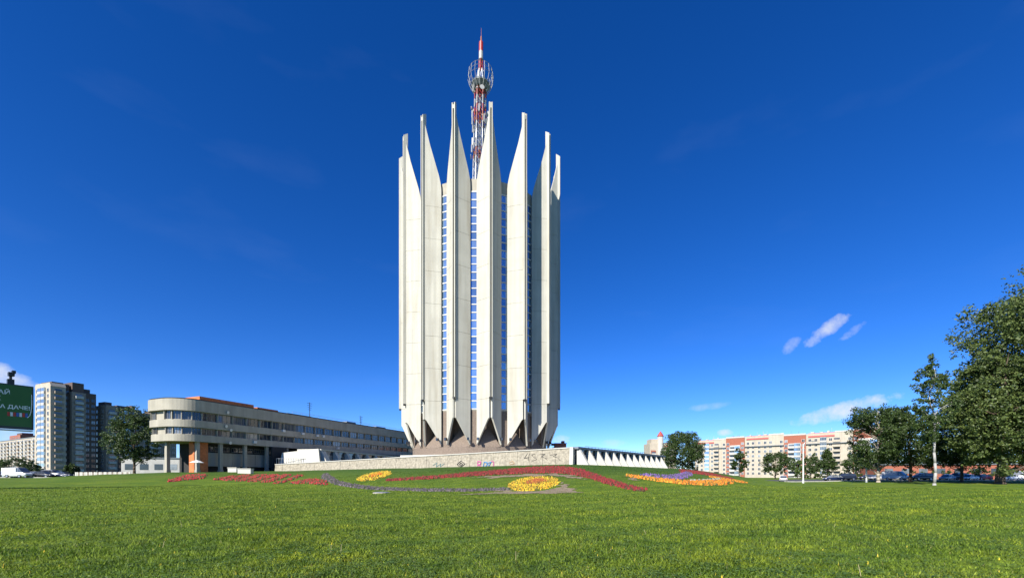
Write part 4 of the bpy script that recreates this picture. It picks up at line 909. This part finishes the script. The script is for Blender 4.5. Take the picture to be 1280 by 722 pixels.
def soil_sheet(poly, name, parent, loc, m, off=.03, st=.22):
    pts = np.array(poly); lo, hi = pts.min(0), pts.max(0)
    X, Y = np.meshgrid(np.arange(lo[0], hi[0] + st, st), np.arange(lo[1], hi[1] + st, st)); nyy, nxx = X.shape
    wob = .35 * np.sin(X * 2.1 + 1.3 * np.sin(Y * 1.7)) + .25 * np.sin(Y * 3.3 + X); q = (np.arange(nyy - 1)[:, None] * nxx + np.arange(nxx - 1)[None, :]).reshape(-1)
    cx_, cy_ = (X[:-1, :-1] + st / 2).reshape(-1), (Y[:-1, :-1] + st / 2).reshape(-1); w_ = wob[:-1, :-1].reshape(-1)
    keep = in_poly(cx_ + w_, cy_ + w_ * .8 + rng.normal(0, .15, len(cx_)), pts); q = q[keep]
    V = np.stack([X, Y, gz(X, Y) + off + rng.normal(0, .008, X.shape)], -1).reshape(-1, 3) - np.array(loc)
    return idx_mesh(name, V, np.stack([q, q + 1, q + nxx + 1, q + nxx], -1), m, parent)
def bed(label, polys_px, colour, dens=22, r=.17, h=.3, cat='flower bed', group='flower beds on the mound', name='flower_bed', border=0):
    W = [[hit(*p) for p in pl_] for pl_ in polys_px]
    allp_ = np.array([p for pl_ in W for p in pl_]); c = allp_.mean(0); loc = (c[0], c[1], g1(*c))
    t = thing(name, label, cat, loc, 0, group)
    for pl_ in W:
        pl_ = np.array(pl_); lo, hi = pl_.min(0), pl_.max(0); area = (hi - lo).prod(); k = int(min(area * dens * 2.1, 60000))
        xs, ys = rng.uniform(lo[0], hi[0], k), rng.uniform(lo[1], hi[1], k); ok = in_poly(xs, ys, pl_); xs, ys = xs[ok], ys[ok]
        if len(xs) == 0: continue
        xs, ys = xs + rng.normal(0, .14, len(xs)), ys + rng.normal(0, .2, len(xs)); gap = np.sin(xs * 2.9 + np.sin(ys * 2.1) * 1.5) * np.sin(ys * 3.7 + xs) < .72; xs, ys = xs[gap], ys[gap]
        struct(clumps('flowers', xs, ys, r * .62, h * .85, FM[colour], t, loc), 'stuff')
        lv = leaves(np.stack([xs, ys, gz(xs, ys) + h * .3], -1) - np.array(loc), np.full(len(xs), r * 1.1), 1, .13); struct(raw_mesh('foliage', lv, 4, LEAF['mid'], t), 'stuff')
    return t
def ribbon(pts):
    """centreline [(x, y, half height px)] -> pixel polygon, densified"""
    P_ = np.array(pts, float); s = np.concatenate([[0], np.cumsum(np.hypot(*np.diff(P_[:, :2], axis=0).T))]); q = np.linspace(0, s[-1], 40)
    # smooth interpolation
    X = np.interp(q, s, P_[:, 0]); Y = np.interp(q, s, P_[:, 1]); Wd = np.interp(q, s, P_[:, 2])
    k = np.ones(5) / 5
    Ys = np.convolve(np.pad(Y, 2, 'edge'), k, 'valid'); 
    dx, dy = np.gradient(X), np.gradient(Ys); l = np.hypot(dx, dy); nx_, ny_ = -dy / l, dx / l
    return list(zip(X + nx_ * Wd * 1.6, Ys + ny_ * Wd)) + list(zip((X - nx_ * Wd * 1.6)[::-1], (Ys - ny_ * Wd)[::-1]))
def oval(cx, cy, a, b, tilt=0, n=28): return [(cx + a * math.cos(2 * math.pi * i / n), cy + b * math.sin(2 * math.pi * i / n) - tilt * a * math.cos(2 * math.pi * i / n)) for i in range(n)]
def para(x0, y0, x1, y1, w): return [(x0, y0), (x1, y1), (x1 + w, y1), (x0 + w, y0)]
bed('pointed patch of bright red flowers below the orange wall', [[(209, 601.3), (226, 596), (238, 593.2), (258, 593), (254, 598), (233, 599.8), (213, 602)]], 'red')
# broken red stripes, one bed each, then the bed with the arrow shape
for (x0, y0, x1, y1, w), lab in zip(((266, 599.5, 290, 595, 8), (278, 600.5, 305, 593.5, 9), (294, 601, 322, 593.5, 11), (310, 602, 340, 593.5, 9), (326, 602.5, 356, 593.5, 9), (343, 604, 372, 594, 6)),
        ('short faint stripe of red flowers beside the pointed red patch', 'second slanting red flower stripe along from the pointed patch', 'widest slanting red flower stripe under the wing stilts', 'slanting red flower stripe following the widest stripe', 'slanting red flower stripe second from the red flower arc', 'thin slanting red flower stripe next to the red flower arc')):
    bed(lab, [para(x0, y0, x1, y1, w)], 'red', 26)
bed('curved arc of red flowers beside the lavender ribbon', [[(364, 603.5), (384, 599.5), (398, 600), (409, 602), (407, 606), (396, 605), (384, 604), (368, 604.6)]], 'red')
bed('long ribbon of dusty lavender plants curving along the foot of the mound', [ribbon([(405, 590, 2.2), (407, 595, 3.0), (412, 599.5, 2.8), (422, 604, 2.1), (445, 608, 1.6), (475, 611, 1.4), (525, 612.4, 1.2), (575, 613, 1.2), (636, 611.5, 1.2)])], 'lavender', 22, .16, .22)
bed('small oval bed of yellow and orange flowers below the stone wall', [oval(468, 595, 20, 4.2, .2)], 'yellow', 30, .15, .25)
bed('small orange heart inside the small yellow oval', [oval(469, 595, 9, 1.5, .2)], 'orange', 30, .15, .4)
bed('long dark red flower ribbon sweeping over the mound under the wall', [ribbon([(484, 600.5, .6), (535, 597.2, 1.2), (575, 594, 1.8), (612, 591.2, 2.3), (650, 588.6, 3), (678, 587, 3.7), (705, 587, 4), (722, 589.5, 3.8), (735, 593, 3.4), (750, 598.3, 2.9), (765, 603.7, 2.6), (788, 610, 2), (805, 614, 1.2)])], 'dark_red', 22, .17, .3)
bed('large oval bed of bright yellow flowers on the bare soil', [oval(667, 604.5, 31, 8.2, .09)], 'yellow', 40, .13, .2)
bed('rust coloured heart of the large yellow oval bed', [oval(670, 602.5, 12, 2.6, .1)], 'rust', 40, .13, .32)
bed('crescent of violet flowers on the far shoulder of the mound', [ribbon([(805, 593.2, .9), (820, 595.6, 1.5), (836, 596.8, 2), (850, 596, 2.6), (860, 593, 2.6), (862, 590.5, 1.6)])], 'violet', 22, .2, .3)
bed('curved ribbon of bright orange flowers below the violet crescent', [ribbon([(784, 594.4, .9), (811, 598.3, 1.2), (835, 601.3, 1.5), (858, 603.3, 1.8), (888, 604, 2.5), (904, 603.2, 2.6), (914, 601, 2)])], 'orange', 24, .17, .3)
bed('strip of dull red flowers running down behind the orange ribbon', [ribbon([(851, 588.4, 1.3), (877, 591, 1.4), (899, 595, 1.2), (915, 599, .8)])], 'dark_red', 22, .2, .3)
bed('thin rust orange strip beside the dull red flower strip', [ribbon([(889, 595.6, .7), (905, 598.6, .9), (930, 602.6, .7)])], 'orange', 22, .17, .25)
bed('pale silvery foliage arc between orange ribbon and violet crescent', [ribbon([(862, 600.5, .8), (885, 600.6, 1.0), (900, 598.6, 1.0), (896, 596.6, .7)])], 'white', 20, .17, .2)
def bare(label, poly, dens):
    W = [hit(*p) for p in poly]; c = np.mean(W, 0); loc = (c[0], c[1], g1(*c))
    o = soil_sheet(W, 'soil_patch', None, loc, M['soil'], .035); o.location = loc; struct(o, 'structure', label)
    return W
bare('bare trodden soil below the large yellow bed', [(618, 611), (640, 613.5), (668, 614.5), (698, 609), (702, 602), (706, 605), (712, 610), (730, 615.5), (700, 616.5), (650, 616.8), (600, 617.8), (575, 618), (600, 616.6), (622, 614.8)], 0)
bare('thin edge of bare soil under the dark red ribbon', [(590, 596.2), (620, 594.6), (650, 592.8), (690, 592), (712, 594), (735, 599), (728, 598.8), (705, 595.4), (680, 594.2), (650, 595.2), (620, 597.2)], 0)
bare('worn bare soil patch at the tip of the orange ribbon', [(786, 597.5), (796, 597), (799, 600), (789, 600.5)], 0)

# ------------------------------------------------------------------ grass
GM = leaf_mat('grass_blades', (.024, .062, .005), (.34, .435, .046), .6, .44, .3)
def grass(n, d0, d1, h, wdt, name, m, half=62):
    d = d0 * (d1 / d0) ** rng.uniform(0, 1, n); a = np.radians(rng.uniform(-half, half, n)); x, y = d * np.sin(a), d * np.cos(a)
    clump = (np.sin(x * 1.7 + np.sin(y * 1.1) * 2) + np.sin(y * 2.3 + x * .6) + np.sin(x * .5 - y * .7) * 1.2) / 3.2
    z = gz(x, y) - .01; sc = (1 + d / 40); hh = h * (1 + .45 * clump) * rng.uniform(.5, 1.5, n) * sc ** .5; ww = wdt * sc * rng.uniform(.7, 1.3, n)
    t = rng.uniform(0, 6.283, n); lx_, ly_ = np.cos(t), np.sin(t); b = rng.uniform(0, 6.283, n); ln = hh * rng.uniform(.2, 1.0, n)
    p0 = np.stack([x - lx_ * ww, y - ly_ * ww, z], -1); p1 = np.stack([x + lx_ * ww, y + ly_ * ww, z], -1)
    p2 = np.stack([x + np.cos(b) * ln, y + np.sin(b) * ln, z + hh], -1)
    o = raw_mesh(name, np.stack([p0, p1, p2], 1), 3, m); return struct(o, 'stuff')
def patchy(m):
    t = m.node_tree; src = [n for n in t.nodes if n.type == 'VALTORGB'][0]; g = [n for n in t.nodes if n.type == 'NEW_GEOMETRY'][0]
    out = src.outputs[0]; tgt = [l.to_socket for l in src.outputs[0].links]
    for sc, lo, hi, col in ((.3, .48, .72, (1.5, 1.27, .8)), (1.1, .5, .66, (.42, .56, .55)), (.1, .48, .7, (.66, .78, .65)), (4.0, .52, .7, (1.5, 1.4, 1.2)), (2.2, .62, .76, (1.6, 1.05, .9))):
        n = t.nodes.new('ShaderNodeTexNoise'); n.inputs['Scale'].default_value = sc; n.inputs['Detail'].default_value = 5; t.links.new(g.outputs['Position'], n.inputs['Vector'])
        mr = t.nodes.new('ShaderNodeMapRange'); mr.inputs[1].default_value = lo; mr.inputs[2].default_value = hi; t.links.new(n.outputs[0], mr.inputs[0])
        x = t.nodes.new('ShaderNodeMix'); x.data_type = 'RGBA'; x.blend_type = 'MULTIPLY'; x.clamp_result = False; t.links.new(mr.outputs[0], x.inputs[0]); t.links.new(out, x.inputs[6]); x.inputs[7].default_value = (*col, 1); out = x.outputs[2]
    x = t.nodes.new('ShaderNodeMix'); x.data_type = 'RGBA'; x.blend_type = 'MULTIPLY'; t.links.new(mow(t, g), x.inputs[0]); t.links.new(out, x.inputs[6]); x.inputs[7].default_value = (.76, .84, .8, 1); out = x.outputs[2]
    sp = t.nodes.new('ShaderNodeSeparateXYZ'); t.links.new(g.outputs['Position'], sp.inputs[0])
    mr = t.nodes.new('ShaderNodeMapRange'); mr.inputs[1].default_value = .25; mr.inputs[2].default_value = 1.8; t.links.new(sp.outputs[2], mr.inputs[0])
    x = t.nodes.new('ShaderNodeMix'); x.data_type = 'RGBA'; x.blend_type = 'MULTIPLY'; t.links.new(mr.outputs[0], x.inputs[0]); t.links.new(out, x.inputs[6]); x.inputs[7].default_value = (.42, .55, .6, 1); out = x.outputs[2]
    for k in tgt: t.links.new(out, k)
patchy(GM)
grass(520000, 4.5, 75, .055, .0095, 'grass', GM)['label'] = 'short mown grass blades covering the lawn'
grass(12000, 4.5, 60, .06, .004, 'dry_grass', leaf_mat('dry_grass_blades', (.22, .2, .07), (.4, .34, .15), .7, .3, .3))['label'] = 'dry straw coloured grass stalks among the lawn'
n = 420; d = 6 * (50 / 6) ** rng.uniform(0, 1, n); a = np.radians(rng.uniform(-58, 58, n))
struct(clumps('wild_flowers', d * np.sin(a), d * np.cos(a), .012, .07, flower_mat('lawn_flowers', [(.6, .45, .03), (.6, .5, .05), (.5, .4, .03)])), 'stuff', 'tiny yellow and white wild flowers in the lawn')

# low broad-leaved weeds and clover in loose patches
k = 6500; d = 5 * (40 / 5) ** rng.uniform(0, 1, k); a = np.radians(rng.uniform(-58, 58, k)); x, y = d * np.sin(a), d * np.cos(a)
cen = np.stack([x, y, gz(x, y) + .035], -1)
wq = leaves(cen, rng.uniform(.08, .3, k), 26, .045); wq[..., 2] = cen[:, 2].repeat(26)[:, None] + (wq[..., 2] - cen[:, 2].repeat(26)[:, None]) * .28 + .01
struct(raw_mesh('clover', wq, 4, leaf_mat('clover_leaves', (.045, .1, .02), (.13, .2, .04), .55, .3, .4)), 'stuff', 'low clover and broad leaved weeds in loose patches of the lawn')
sx_, sy_ = hit(1077, 722)
k = 12; d = 5.5 * (22 / 5.5) ** rng.uniform(0, 1, k); a = np.radians(rng.uniform(-50, 50, k)); st_ = MB()
for x, y, h in [(sx_, sy_, .2)] + [(dd * math.sin(aa), dd * math.cos(aa), rng.uniform(.1, .22)) for dd, aa in zip(d, a)]:
    z = g1(x, y); st_.bar((x, y, z - .02), (x + rng.normal(0, .03), y + rng.normal(0, .03), z + h), .005, 4, 0, .003)
struct(obj('dry_stalks', st_, mat('straw', (.45, .38, .2), .8, .1)), 'stuff', 'single pale dry stalks standing above the lawn')
